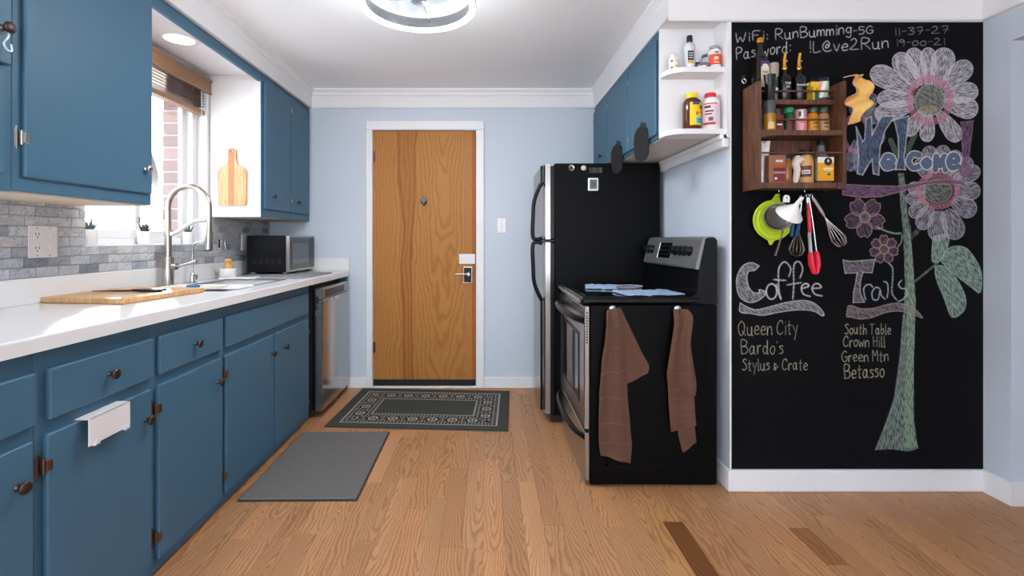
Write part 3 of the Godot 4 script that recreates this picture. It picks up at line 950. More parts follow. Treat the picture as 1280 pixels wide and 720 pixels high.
func fridge():
	var z0 := 3.069
	var z1 := 3.795
	var t := th("refrigerator", "black sided refrigerator with stainless doors and a freezer on top", "refrigerator", at(0.75, 0, 3.43))
	pt("cabinet", MB.new().b(0.430, 1.105, 0.05, 1.666, z0, z1, 0.006), M.blackside, t)
	pt("base_grille", MB.new().b(0.41, 1.05, 0.012, 0.05, z0 + 0.01, z1 - 0.01), M.blackmat, t)
	for p in [[0.45, z0 + 0.06], [0.45, z1 - 0.06], [1.05, z0 + 0.06], [1.05, z1 - 0.06]]:
		var ft := MB.new()
		ft.x = Transform3D(Basis(), at(p[0], 0, p[1]))
		ft.lathe([Vector2(0, 0), Vector2(0.018, 0), Vector2(0.018, 0.012), Vector2(0, 0.012)], 12)
		pt("foot", ft, M.blackmat, t)
	var gask := MB.new().b(0.404, 0.430, 0.055, 1.155, z0 + 0.012, z1 - 0.012).b(0.404, 0.430, 1.185, 1.65, z0 + 0.012, z1 - 0.012)
	pt("gasket", gask, M.black, t)
	pt("hinge_plate", MB.new().b(0.37, 0.46, 1.164, 1.176, z0 + 0.005, z1 - 0.02, 0.002), M.black, t)
	pt("hinge_cap", MB.new().b(0.38, 0.45, 1.662, 1.672, z0 + 0.55, z1 - 0.02, 0.003), M.black, t)
	for k in 2:
		var y0: float = [0.062, 1.180][k]
		var y1: float = [1.160, 1.662][k]
		# door with a softly bowed front
		var poly := [Vector2(0.404, -z0 - 0.002), Vector2(0.404, -z1 + 0.002)]
		for i in 13:
			var a := float(i) / 12.0
			var z := lerpf(z1 - 0.002, z0 + 0.002, a)
			poly.append(Vector2(0.372 - 0.016 * pow(sin(PI * clampf(a, 0.0, 1.0)), 0.35), -z))
		var m := MB.new()
		m.x = Transform3D(Basis(Vector3(1, 0, 0), Vector3(0, 0, 1), Vector3(0, -1, 0)), Vector3(0, y1, 0))
		m.prism(poly, 0.0, y1 - y0)
		var d := pt("freezer_door" if k else "door", m, M.steel, t)
		var h := MB.new()
		var hz := z0 + 0.045
		if k == 0:
			h.tube(curve([at(0.357, 0.78, hz), at(0.335, 0.82, hz), at(0.305, 0.90, hz), at(0.298, 1.0, hz), at(0.298, 1.15, hz), at(0.357, 1.152, hz)], 5), 0.013, 10)
		else:
			h.tube(curve([at(0.357, 1.187, hz), at(0.298, 1.19, hz), at(0.298, 1.34, hz), at(0.306, 1.43, hz), at(0.335, 1.51, hz), at(0.357, 1.55, hz)], 5), 0.013, 10)
		pt("handle", h, M.black, d)
		if k == 0:
			pt("handle_strip", MB.new().b(0.345, 0.360, 0.075, 0.80, hz - 0.008, hz + 0.012, 0.003), M.black, d)
		else:
			pt("handle_strip", MB.new().b(0.345, 0.360, 1.52, 1.655, hz - 0.008, hz + 0.012, 0.003), M.black, d)
	# magnets on the side
	var zz := z0 - 0.0005
	var bt := own("magnet_clip", "round silver magnetic clip near the top edge of the refrigerator side", "magnet", at(0.537, 1.635, zz))
	var c := MB.new()
	c.x = Transform3D(Basis(Vector3(1, 0, 0), PI / 2), Vector3.ZERO)
	c.lathe([Vector2(0, 0), Vector2(0.020, 0), Vector2(0.021, 0.004), Vector2(0.019, 0.008), Vector2(0.013, 0.006), Vector2(0, 0.006)], 20)
	pt("disc", c, M.nickel, bt)
	c = MB.new()
	c.x = Transform3D(Basis(Vector3(1, 0, 0), PI / 2), Vector3(0, 0, 0.0065))
	c.lathe([Vector2(0, 0), Vector2(0.012, 0), Vector2(0.012, 0.003), Vector2(0, 0.004)], 16)
	pt("button", c, M.darkgrey, bt)
	var b2 := own("round_magnet", "plain cream round magnet on the black refrigerator side", "magnet", at(0.616, 1.635, zz))
	c = MB.new()
	c.x = Transform3D(Basis(Vector3(1, 0, 0), PI / 2), Vector3.ZERO)
	c.lathe([Vector2(0, 0), Vector2(0.0165, 0), Vector2(0.0165, 0.004), Vector2(0.014, 0.006), Vector2(0, 0.006)], 20)
	pt("disc", c, mat(Color(0.78, 0.74, 0.70), 0.5), b2)
	var b3 := own("photo_magnet", "dark grey strip magnet with pale bars on the refrigerator side", "magnet", at(0.694, 1.620, zz))
	pt("card", MB.new().box(Vector3(-0.042, -0.018, 0), Vector3(0.042, 0.018, 0.003), 0.001), M.darkgrey, b3)
	for i in 4:
		pt("bar", MB.new().box(Vector3(-0.036 + i * 0.02, -0.014, 0.003), Vector3(-0.024 + i * 0.02, 0.014, 0.004)), mat([Color(0.10, 0.10, 0.11), Color(0.22, 0.22, 0.23), Color(0.12, 0.12, 0.13), Color(0.25, 0.25, 0.26)][i], 0.6), b3)
	var b4 := own("thermometer", "small white framed grey screen on the refrigerator side", "thermometer", at(0.676, 1.530, zz))
	pt("frame", MB.new().box(Vector3(-0.033, -0.041, 0), Vector3(0.033, 0.041, 0.012), 0.004), M.porcelain, b4)
	var scr := pt("screen", MB.new().box(Vector3(-0.023, -0.030, 0.012), Vector3(0.023, 0.030, 0.0128)), mat(Color(0.34, 0.36, 0.36), 0.3), b4)
	pt("mark", MB.new().tube([Vector3(-0.015, 0.018, 0.0128), Vector3(0.012, -0.004, 0.0128)], 0.0025, 6).tube([Vector3(0.012, -0.004, 0.0128), Vector3(-0.008, -0.014, 0.0128)], 0.0025, 6), M.darkgrey, scr)

func range_cooker():
	var z0 := 2.278
	var z1 := 3.033
	var t := th("cooker", "freestanding black cooker with stainless oven door and glass top", "cooker", at(0.78, 0, 2.65))
	pt("side_panel", MB.new().b(0.487, 1.093, 0.012, 0.868, z0, z1, 0.006), M.blackside, t)
	pt("plinth", MB.new().b(0.52, 1.06, 0.0, 0.012, z0 + 0.03, z1 - 0.03), M.blackmat, t)
	# raised stamping of the side panel
	pt("side_stamping", MB.new().b(0.56, 1.05, 0.10, 0.115, z0 - 0.001, z0 + 0.002, 0.001).b(0.56, 0.575, 0.10, 0.78, z0 - 0.001, z0 + 0.002, 0.001).b(1.035, 1.05, 0.10, 0.78, z0 - 0.001, z0 + 0.002, 0.001), M.blackside, t)
	# cook top
	var rim := pt("cooktop_rim", MB.new().b(0.447, 1.02, 0.870, 0.903, z0 - 0.004, z1 + 0.002, 0.010), M.black, t)
	pt("glass_top", MB.new().b(0.475, 0.985, 0.903, 0.9055, z0 + 0.022, z1 - 0.024, 0.001), M.glassblack, rim)
	pt("front_trim", MB.new().b(0.443, 0.452, 0.872, 0.890, z0 + 0.03, z1 - 0.03, 0.002), M.steel, rim)
	# back guard
	var bg := MB.new()
	bg.prism([Vector2(0.972, 0.904), Vector2(1.0, 0.925), Vector2(1.006, 1.03), Vector2(1.004, 1.034), Vector2(1.035, 1.180), Vector2(1.05, 1.187), Vector2(1.082, 1.187), Vector2(1.093, 1.172), Vector2(1.093, 0.87), Vector2(0.972, 0.87)], -z0 - 0.002, -z1 + 0.002)
	var back := pt("back_guard", bg, M.black, t)
	var cp := MB.new()
	cp.prism([Vector2(0.990, 1.036), Vector2(0.988, 1.046), Vector2(1.020, 1.178), Vector2(1.030, 1.188), Vector2(1.052, 1.1925), Vector2(1.075, 1.1925), Vector2(1.075, 1.187), Vector2(1.05, 1.187), Vector2(1.035, 1.180), Vector2(1.004, 1.036)], -z0 + 0.001, -z1 + 0.001)
	var panel := pt("control_panel", cp, mat(Color(0.53, 0.53, 0.54), 0.42, 0.6), back)
	var tilt := Vector2(0.032, 0.132).normalized()
	var out := Vector3(-tilt.y, tilt.x, 0)
	var up := Vector3(tilt.x, tilt.y, 0)
	var on := func(h: float, z: float, o: float) -> Vector3: return at(0.988, 1.046, z) + up * h + out * o
	for z in [2.375, 2.435, 2.495, 2.555, 2.915, 2.978]:
		var k := MB.new()
		var p: Vector3 = on.call(0.075, z, 0.0)
		k.x = Transform3D(Basis(out.cross(Vector3(0, 0, 1)), out, Vector3(0, 0, 1)).orthonormalized(), p)
		k.lathe([Vector2(0, 0), Vector2(0.026, 0), Vector2(0.026, 0.006), Vector2(0.021, 0.009), Vector2(0.019, 0.026), Vector2(0.016, 0.029), Vector2(0, 0.029)], 22)
		k.x = k.x * Transform3D(Basis(), Vector3.ZERO)
		k.box(Vector3(-0.020, 0.006, -0.0055), Vector3(0.020, 0.036, 0.0055), 0.002)
		pt("knob", k, M.black, panel)
	var ds := MB.new()
	var q := []
	for a in [[0.030, 2.625, 0.0015], [0.030, 2.80, 0.0015], [0.117, 2.80, 0.0015], [0.117, 2.625, 0.0015]]: q.append(on.call(a[0], a[1], a[2]))
	ds.quad(q[0], q[1], q[2], q[3], out)
	for i in 4:
		var j := (i + 1) % 4
		ds.quad(q[i], q[j], q[j] - out * 0.003, q[i] - out * 0.003, (q[i] + q[j] - q[0] - q[2]).normalized())
	var disp := pt("display", ds, M.glassblack, panel)
	pt("display_edge", MB.new().tube([on.call(0.028, 2.807, 0.001), on.call(0.119, 2.807, 0.001)], 0.0035, 8), M.chrome, disp)
	for r in 3:
		for k in 4:
			var b := MB.new().tube([on.call(0.05 + r * 0.024, 2.648 + k * 0.037, 0.002), on.call(0.05 + r * 0.024, 2.665 + k * 0.037, 0.002)], 0.002, 5)
			pt("key_mark", b, M.darkgrey, disp)
	# oven door
	var X := 0.461
	var od := pt("oven_door", MB.new().b(X, 0.487, 0.275, 0.862, z0 + 0.001, z1 - 0.001, 0.004), M.steel, t)
	pt("window_frame", MB.new().b(X - 0.002, X + 0.004, 0.365, 0.72, z0 + 0.12, z1 - 0.12, 0.002), M.black, od)
	pt("window_glass", MB.new().b(X - 0.004, X, 0.385, 0.70, z0 + 0.14, z1 - 0.14, 0.001), mat(Color(0.10, 0.10, 0.11), 0.06), od)
	for i in 6:
		pt("vent_slot", MB.new().b(X - 0.0015, X + 0.004, 0.840, 0.848, z0 + 0.05 + i * 0.11, z0 + 0.14 + i * 0.11), M.black, od)
	for i in 12:
		pt("vent_hole", MB.new().b(0.470, 0.477, 0.685 + i * 0.0128, 0.6915 + i * 0.0128, z0 - 0.0005, z0 + 0.004), M.black, od)
	var oh := MB.new()
	oh.tube(curve([at(X + 0.004, 0.79, z0 + 0.015), at(X - 0.028, 0.792, z0 + 0.10), at(X - 0.046, 0.795, z0 + 0.24), at(X - 0.052, 0.795, (z0 + z1) / 2), at(X - 0.046, 0.795, z1 - 0.24), at(X - 0.028, 0.792, z1 - 0.10), at(X + 0.004, 0.79, z1 - 0.015)], 6), 0.017, 12)
	pt("handle", oh, M.black, od)
	var dw := pt("drawer", MB.new().b(X + 0.002, 0.487, 0.03, 0.258, z0 + 0.001, z1 - 0.001, 0.004), M.steel, t)
	oh = MB.new()
	oh.tube(curve([at(X + 0.006, 0.235, z0 + 0.015), at(X - 0.024, 0.232, z0 + 0.10), at(X - 0.040, 0.232, z0 + 0.24), at(X - 0.044, 0.232, (z0 + z1) / 2), at(X - 0.040, 0.232, z1 - 0.24), at(X - 0.024, 0.232, z1 - 0.10), at(X + 0.006, 0.235, z1 - 0.015)], 6), 0.014, 12)
	pt("handle", oh, M.black, dw)
	# crocheted dishcloths and a spoon rest on the glass
	for i in 2:
		var cl := own("dishcloth", ["pale blue knitted dishcloth lying at the front of the cooker top", "pale blue knitted dishcloth lying behind the spoon rest"][i], "dishcloth", [at(0.80, 0.9055, 2.40), at(0.70, 0.9055, 2.69)][i], "knitted dishcloths on the cooker")
		cl.rotation.y = [0.12, -0.2][i]
		var rn := noise_of(60 + i, 6.0, 2)
		var g := []
		for a in 15:
			var row := []
			for b in 17:
				var p := Vector2(b / 16.0 - 0.5, a / 14.0 - 0.5) * Vector2(0.29, 0.19)
				var edge := 1.0 if a in [0, 14] or b in [0, 16] else 0.0
				row.append(Vector3(p.x + edge * 0.004 * sin(a * 2.4), 0.007 + 0.004 * rn.get_noise_2d(p.x * 6, p.y * 6) + 0.0025 * sin(a * 3.1 + b) , p.y + edge * 0.004 * sin(b * 2.6)))
			g.append(row)
		pt("cloth", MB.new().sheet(g, 0.007), M.knit, cl)
	var sr := own("spoon_rest", "white oval spoon rest with a blue rim on the cooker", "spoon rest", at(0.755, 0.9115, 2.55))
	var s := MB.new()
	s.lathe([Vector2(0, 0), Vector2(0.045, 0), Vector2(0.062, 0.008), Vector2(0.073, 0.020), Vector2(0.070, 0.021), Vector2(0.056, 0.011), Vector2(0.04, 0.005), Vector2(0, 0.004)], 30, 0, TAU, 0.75)
	pt("dish", s, mat(Color(0.88, 0.82, 0.78), 0.25), sr)
	s = MB.new()
	s.lathe([Vector2(0.052, 0.0097), Vector2(0.0565, 0.0130), Vector2(0.066, 0.0193)], 30, 0, TAU, 0.75)
	pt("blue_band", s, mat(Color(0.20, 0.27, 0.48), 0.25), sr)
	towels()

func drape(L: Array, R: Array, rows: int, cols: int, z: Callable) -> Array:
	var lc := curve(L, 8)
	var rc := curve(R, 8)
	var g := []
	for i in rows:
		var t := float(i) / (rows - 1)
		var a: Vector2 = lc[roundi(t * (lc.size() - 1))]
		var b: Vector2 = rc[roundi(t * (rc.size() - 1))]
		var row := []
		for j in cols:
			var u := float(j) / (cols - 1)
			var p := a.lerp(b, u)
			row.append(Vector3(p.x, p.y, z.call(t, u)))
		g.append(row)
	return g

func towels():
	# brown kitchen towels hang from magnetic hooks on the cooker's side; outlines in units of 3.8 mm from the hook
	var U := 0.0038
	for i in 2:
		var hk := own("magnetic_hook", ["silver magnetic hook holding the wide brown towel", "silver magnetic hook holding the narrow brown towel"][i], "hook", [at(0.594, 0.848, 2.2775), at(0.902, 0.848, 2.2775)][i], "magnetic hooks on the cooker")
		var m := MB.new()
		m.x = Transform3D(Basis(Vector3(1, 0, 0), PI / 2), Vector3.ZERO)
		m.lathe([Vector2(0, 0), Vector2(0.017, 0), Vector2(0.017, 0.006), Vector2(0.013, 0.009), Vector2(0, 0.009)], 22)
		pt("base", m, M.chrome, hk)
		m = MB.new()
		m.tube(curve([Vector3(0, 0, 0.008), Vector3(0, 0, 0.02), Vector3(0, -0.004, 0.030), Vector3(0, 0.006, 0.036)], 4), 0.0028, 8)
		pt("pin", m, M.chrome, hk)
	var t1 := own("towel", "wide brown towel hanging on the near side of the black cooker", "towel", at(0.594, 0.848, 2.2775), "brown towels on the cooker")
	var main := drape(vv([-8, -1, -10, -10, -11, -30, -15, -60, -18, -95, -19, -130, -19, -160, -17, -178], U), vv([4, 1, 8, -10, 11, -35, 14, -70, 17, -110, 20, -145, 22, -170, 20, -189], U), 40, 15,
		func(t, u): return 0.016 + 0.018 * smoothstep(0.0, 0.15, t) + 0.011 * sin(u * 9.0 + 0.6 + t * 2.0) * (1.0 - 0.35 * t) + 0.003 * sin(t * 40.0))
	pt("front_fold", MB.new().sheet(main, 0.006), M.towel, t1)
	var flap := drape(vv([-2, 1, 2, -10, 6, -30, 8, -45, 11, -65, 13, -80, 15, -93], U), vv([9, 2, 13, -6, 22, -25, 30, -42, 36, -55, 44, -70, 42, -79], U), 30, 12,
		func(t, u): return 0.012 + 0.004 * sin(u * 6.0) + 0.012 * t * u)
	pt("back_fold", MB.new().sheet(flap, 0.006), M.towel, t1)
	var t2 := own("towel", "narrow brown towel hanging beside the wall on the cooker", "towel", at(0.902, 0.848, 2.2775), "brown towels on the cooker")
	main = drape(vv([-7, 0, -8, -20, -13, -50, -17, -75, -17, -86], U), vv([9, 1, 14, -10, 11, -40, 14, -65, 18, -90, 17, -105], U), 28, 12,
		func(t, u): return 0.022 + 0.016 * smoothstep(0.0, 0.2, t) + 0.010 * sin(u * 8.0 + t) + 0.003 * u)
	pt("front_fold", MB.new().sheet(main, 0.006), M.towel, t2)
	flap = drape(vv([-12, -60, -14, -85, -13, -110, -12, -130, -10, -151], U), vv([14, -60, 17, -90, 19, -118, 20, -135, 21, -143], U), 24, 12,
		func(t, u): return 0.016 + 0.004 * sin(u * 7.0 + 1.0) + 0.004 * t)
	pt("middle_fold", MB.new().sheet(flap, 0.006), M.towel, t2)
	flap = drape(vv([-2, -140, 1, -160, 4, -172, 6, -178], U), vv([20, -140, 21, -150, 22, -160, 23, -165], U), 12, 10,
		func(t, u): return 0.010 + 0.003 * sin(u * 6.0))
	pt("back_fold", MB.new().sheet(flap, 0.006), M.towel, t2)

func rugs():
	# woven rug by the door: charcoal field with a pale lattice border
	var W := 580
	var H := 384
	var nr := noise_of(51, 0.7, 2)
	var rug := picture(W, H, func(x, y):
		var n: float = nr.get_noise_2d(x, y) * 0.035
		var c := Color(0.275 + n, 0.275 + n, 0.262 + n)
		var pale := Color(0.66 + n, 0.64 + n, 0.60 + n)
		var dx: int = mini(x, W - 1 - x)
		var dy: int = mini(y, H - 1 - y)
		var dd: int = mini(dx, dy)
		if dd < 34 or dd > 118: return c
		if dd <= 37 or dd >= 115: return pale
		# lattice of small squares with round rosettes in the band
		var along: int = x if dd == dy else y
		var across: int = dd - 37
		var p: int = posmod(along - 34, 66)
		var rc: float = Vector2(p - 33, across - 39).length()
		var blk := Color(0.19 + n, 0.18 + n, 0.175 + n)
		if rc < 17.0: return pale if (rc > 11.5 or int(absf(p - 33)) <= 1 or int(absi(across - 39)) <= 1) else blk
		var lx: int = posmod(along - 34, 11)
		var ly: int = posmod(across, 13)
		if rc > 24.0 and (lx <= 1 or ly <= 1): return pale
		return blk)
	var rm := mat(Color(1, 1, 1), 0.95, 0.0, 0.2)
	rm.albedo_texture = rug
	var r1 := own("door_rug", "charcoal rug with a pale lattice border before the wooden door", "rug", at(-0.425, 0.0, 3.362), "", deg_to_rad(-3.4))
	var m := MB.new().box(Vector3(-0.575, 0.0005, -0.385), Vector3(0.575, 0.007, 0.385), 0.002)
	for i in m.uv.size(): m.uv[i] = Vector2(m.v[i].x / 1.15 + 0.5, m.v[i].z / 0.77 + 0.5)
	pt("weave", m, rm, r1)
	var hem := MB.new()
	for s in [[-0.577, -0.387, 0.577, -0.381], [-0.577, 0.381, 0.577, 0.387], [-0.577, -0.381, -0.571, 0.381], [0.571, -0.381, 0.577, 0.381]]:
		hem.box(Vector3(s[0], 0.0003, s[1]), Vector3(s[2], 0.0085, s[3]), 0.002)
	pt("hem", hem, mat(Color(0.26, 0.26, 0.25), 0.95, 0.0, 0.2), r1)
	# plain pile mat
	var nm := noise_of(52, 0.10, 4)
	var pile := picture(256, 256, func(x, y):
		var a: float = nm.get_noise_2d(x, y) * 0.5 + 0.5
		return Color(0.33, 0.315, 0.305).lerp(Color(0.58, 0.56, 0.545), a))
	var pm := bumpy(mat(Color(1, 1, 1), 1.0, 0.0, 0.1), 0.25, 0.25, 7.0)
	pm.albedo_texture = pile
	var r2 := own("floor_mat", "plain grey pile mat on the floor beside the sink cabinet", "mat", at(-0.858, 0.0, 2.54), "", deg_to_rad(0.6))
	m = MB.new().box(Vector3(-0.262, 0.003, -0.377), Vector3(0.262, 0.011, 0.377), 0.003)
	pt("pile", m, pm, r2)
	pt("backing", MB.new().box(Vector3(-0.270, 0.0003, -0.385), Vector3(0.270, 0.004, 0.385), 0.001), mat(Color(0.20, 0.19, 0.19), 0.9), r2)

func sink_side():
	var T := 0.932
	# undermount sink bowl
	var s := th("sink", "stainless steel sink bowl let into the white countertop", "sink", at(-1.42, 0.72, 2.6))
	var x0 := -1.602
	var x1 := -1.233
	var z0 := 2.258
	var z1 := 2.952
	var b := MB.new()
	b.b(x0 - 0.02, x1 + 0.02, 0.715, 0.718, z0 - 0.01, z1 + 0.01)
	b.b(x0 - 0.004, x0, 0.718, 0.8915, z0, z1).b(x1, x1 + 0.004, 0.718, 0.8915, z0, z1).b(x0, x1, 0.718, 0.8915, z0 - 0.004, z0).b(x0, x1, 0.718, 0.8915, z1, z1 + 0.004)
	pt("bowl", b, mat(Color(0.42, 0.42, 0.43), 0.3, 1.0), s)
	pt("rim", MB.new().b(x0 - 0.001, x0 + 0.010, 0.9325, 0.9345, z0, z1, 0.0008).b(x1 - 0.010, x1 + 0.001, 0.9325, 0.9345, z0, z1, 0.0008).b(x0 + 0.01, x1 - 0.01, 0.9325, 0.9345, z0 - 0.001, z0 + 0.010, 0.0008).b(x0 + 0.01, x1 - 0.01, 0.9325, 0.9345, z1 - 0.010, z1 + 0.001, 0.0008).b(x0 - 0.001, x0 + 0.001, 0.8915, 0.933, z0, z1).b(x1 - 0.001, x1 + 0.001, 0.8915, 0.933, z0, z1).b(x0, x1, 0.8915, 0.933, z0 - 0.001, z0 + 0.001).b(x0, x1, 0.8915, 0.933, z1 - 0.001, z1 + 0.001), M.steel, s)
	# drain
	var dr := MB.new()
	dr.x = Transform3D(Basis(), at(-1.42, 0.718, 2.62))
	dr.lathe([Vector2(0, 0.002), Vector2(0.03, 0.002), Vector2(0.045, 0.006), Vector2(0.057, 0.003), Vector2(0.058, 0.0)], 24)
	pt("drain", dr, M.chrome, s)
	# tray bridging the bowl, with a blue scrubber
	var tr := th("sink_tray", "white tray bridging the near end of the sink", "tray", at(-1.40, 0.935, 2.41))
	pt("tray", MB.new().b(-1.62, -1.215, 0.9348, 0.938, 2.33, 2.50, 0.001), M.porcelain, tr)
	pt("lip", MB.new().b(-1.62, -1.215, 0.938, 0.944, 2.33, 2.335, 0.001).b(-1.62, -1.215, 0.938, 0.944, 2.495, 2.50, 0.001).b(-1.62, -1.615, 0.938, 0.944, 2.335, 2.495, 0.001).b(-1.22, -1.215, 0.938, 0.944, 2.335, 2.495, 0.001), M.porcelain, tr)
	var sc := own("scrubber", "blue dish scrubber lying on the white sink tray", "scrubber", at(-1.47, 0.9385, 2.40), "", 0.4)
	var q := MB.new()
	q.lathe([Vector2(0, 0), Vector2(0.026, 0), Vector2(0.032, 0.005), Vector2(0.029, 0.011), Vector2(0.016, 0.014), Vector2(0, 0.015)], 20, 0, TAU, 0.7)
	pt("pad", q, mat(Color(0.16, 0.42, 0.62), 0.6), sc)
	var spn := own("sponge", "flat cream sponge lying on the white sink tray", "sponge", at(-1.37, 0.9385, 2.42), "", 0.2)
	pt("pad", MB.new().box(Vector3(-0.05, 0, -0.033), Vector3(0.05, 0.009, 0.033), 0.003), mat(Color(0.86, 0.80, 0.72), 0.9), spn)
	# main tap
	var f := own("kitchen_tap", "tall brushed nickel kitchen tap with arched pull-down spout", "tap", at(-1.662, T, 2.50))
	q = MB.new()
	q.lathe([Vector2(0, 0.010), Vector2(0.0265, 0.010), Vector2(0.0265, 0.150), Vector2(0.0255, 0.154), Vector2(0, 0.154)], 28)
	pt("body", q, M.nickel, f)
	pt("deck_plate", MB.new().box(Vector3(-0.028, 0, -0.03), Vector3(0.028, 0.011, 0.20), 0.004), M.nickel, f)
	q = MB.new()
	q.lathe([Vector2(0, 0.150), Vector2(0.0165, 0.154), Vector2(0.0165, 0.262), Vector2(0.0195, 0.263), Vector2(0.0195, 0.296), Vector2(0.0155, 0.298), Vector2(0.0, 0.298)], 24)
	pt("riser", q, M.nickel, f)
	var arc := [Vector3(0, 0.29, 0), Vector3(0, 0.36, 0), Vector3(0, 0.415, 0)]
	for k in range(1, 16):
		var a := PI * k / 16.0
		arc.append(Vector3(0.107 - 0.107 * cos(a), 0.415 + 0.107 * sin(a), 0))
	arc.append_array([Vector3(0.214, 0.415, 0), Vector3(0.215, 0.36, 0), Vector3(0.213, 0.32, 0)])
	q = MB.new()
	q.tube(arc, 0.0135, 16)
	pt("spout", q, M.nickel, f)
	q = MB.new()
	q.tube([Vector3(0.213, 0.335, 0), Vector3(0.2125, 0.315, 0), Vector3(0.211, 0.25, 0), Vector3(0.209, 0.20, 0), Vector3(0.209, 0.192, 0)], [0.015, 0.016, 0.018, 0.0215, 0.020], 20)
	var sh := pt("spray_head", q, M.nickel, f)
	q = MB.new()
	q.tube([Vector3(0.209, 0.1925, 0), Vector3(0.209, 0.186, 0)], 0.019, 18)
	pt("nozzle", q, M.blackmat, sh)
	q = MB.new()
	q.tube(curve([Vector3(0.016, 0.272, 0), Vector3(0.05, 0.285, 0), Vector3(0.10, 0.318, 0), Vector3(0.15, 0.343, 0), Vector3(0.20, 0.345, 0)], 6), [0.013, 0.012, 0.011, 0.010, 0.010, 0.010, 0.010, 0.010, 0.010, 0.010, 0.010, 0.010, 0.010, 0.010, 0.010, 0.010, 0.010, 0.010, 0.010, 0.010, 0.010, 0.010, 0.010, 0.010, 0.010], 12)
	pt("docking_arm", q, mat(Color(0.90, 0.89, 0.87), 0.22, 0.35), f)  # near-white: the highlight on the metal arm is put into this colour
	q = MB.new()
	q.tube([Vector3(0.022, 0.105, 0), Vector3(0.046, 0.105, 0)], 0.017, 18)
	q.tube([Vector3(0.046, 0.105, 0), Vector3(0.055, 0.106, 0), Vector3(0.10, 0.118, 0), Vector3(0.148, 0.132, 0)], [0.011, 0.006, 0.0065, 0.0085], 12)
	pt("lever", q, M.nickel, f)
	# small filter tap
	f = own("filter_tap", "small chrome drinking water tap beside the sink", "tap", at(-1.665, T, 2.71))
	q = MB.new()
	q.lathe([Vector2(0, 0), Vector2(0.025, 0), Vector2(0.025, 0.004), Vector2(0.016, 0.008), Vector2(0.013, 0.025), Vector2(0.015, 0.04), Vector2(0.010, 0.055), Vector2(0.0055, 0.062), Vector2(0, 0.063)], 22)
	pt("base", q, M.chrome, f)
	var g2 := [Vector3(0, 0.055, 0), Vector3(0, 0.15, 0), Vector3(0.004, 0.20, 0)]
	for k in range(1, 10): g2.append(Vector3(0.047 - 0.043 * cos(PI * k / 10.0), 0.20 + 0.032 * sin(PI * k / 10.0), 0))
	g2.append(Vector3(0.092, 0.19, 0))
	q = MB.new()
	q.tube(g2, 0.0052, 10)
	pt("spout", q, M.chrome, f)
	q = MB.new()
	q.tube([Vector3(0.012, 0.032, 0), Vector3(0.026, 0.032, 0.004)], 0.007, 10)
	q.tube([Vector3(0.024, 0.02, 0.004), Vector3(0.028, 0.048, 0.004)], 0.0055, 8)
	pt("valve", q, M.chrome, f)
	# palm brush in its white pot on a dish
	var di := own("soap_dish", "flat white dish under the palm brush", "dish", at(-1.59, T, 2.995))
	pt("dish", MB.new().box(Vector3(-0.062, 0, -0.06), Vector3(0.15, 0.012, 0.055), 0.005), M.porcelain, di)
	var pb := own("palm_brush", "palm brush with a turned wooden knob in a white pot", "brush", at(-1.61, T + 0.0125, 2.985))
	q = MB.new()
	q.lathe([Vector2(0, 0), Vector2(0.042, 0), Vector2(0.045, 0.004), Vector2(0.045, 0.05), Vector2(0.042, 0.054), Vector2(0, 0.054)], 28)
	pt("pot", q, M.porcelain, pb)
	q = MB.new()
	q.lathe([Vector2(0, 0.054), Vector2(0.032, 0.054), Vector2(0.030, 0.064), Vector2(0.018, 0.078), Vector2(0.015, 0.088), Vector2(0.021, 0.098), Vector2(0.021, 0.109), Vector2(0.017, 0.113), Vector2(0, 0.114)], 28)
	pt("handle", q, M.brushwood, pb)
	# drying mat and microwave
	var dm := own("drying_mat", "thin grey drying mat under the microwave", "mat", at(-1.37, T, 3.27))
	var poly := []
	for cn in [[0.24, 0.26, 0.0], [-0.27, 0.26, PI / 2], [-0.27, -0.28, PI], [0.21, -0.28, PI * 1.5]]:
		for k in 6: poly.append(Vector2(cn[0] - 0.04 * signf(cn[0]) + 0.04 * cos(cn[2] + PI / 2 * k / 5.0), cn[1] - 0.04 * signf(cn[1]) + 0.04 * sin(cn[2] + PI / 2 * k / 5.0)))
	q = MB.new()
	q.x = Transform3D(Basis(Vector3(1, 0, 0), Vector3(0, 0, -1), Vector3(0, 1, 0)), Vector3.ZERO)
	q.prism(poly, 0.0005, 0.007)
	pt("pad", q, bumpy(mat(Color(0.58, 0.57, 0.58), 0.95, 0.0, 0.2), 0.3, 0.1, 6.0), dm)
	microwave()
	# chopping board with a pair of black shears
	var cb := own("chopping_board", "large wooden chopping board lying on the countertop", "chopping board", at(-1.53, T, 2.04), "", deg_to_rad(-7.0))
	pt("board", MB.new().box(Vector3(-0.192, 0.0005, -0.215), Vector3(0.192, 0.0225, 0.215), 0.004), M.maple, cb)
	var ks := own("kitchen_shears", "black kitchen shears lying on the chopping board", "shears", at(-1.50, T + 0.0235, 2.03), "", deg_to_rad(6.0))
	q = MB.new()
	q.tube([Vector3(-0.15, 0.006, 0.012), Vector3(-0.06, 0.006, 0.006), Vector3(0.0, 0.006, 0)], [0.003, 0.0065, 0.0075], 8, true, 0.6)
	q.tube([Vector3(-0.15, 0.005, 0.004), Vector3(-0.06, 0.005, 0.0), Vector3(0.0, 0.006, 0)], [0.003, 0.006, 0.0075], 8, true, 0.6)
	pt("blades", q, M.darkgrey, ks)
	for sgn in [-1.0, 1.0]:
		q = MB.new()
		q.tube(curve([Vector3(0, 0.007, 0), Vector3(0.03, 0.007, sgn * 0.014), Vector3(0.07, 0.007, sgn * 0.024), Vector3(0.115, 0.007, sgn * 0.02), Vector3(0.12, 0.007, sgn * 0.008), Vector3(0.08, 0.007, sgn * 0.004), Vector3(0.03, 0.007, sgn * 0.004)], 5), 0.0055, 8)
		pt("handle", q, M.blackmat, ks)
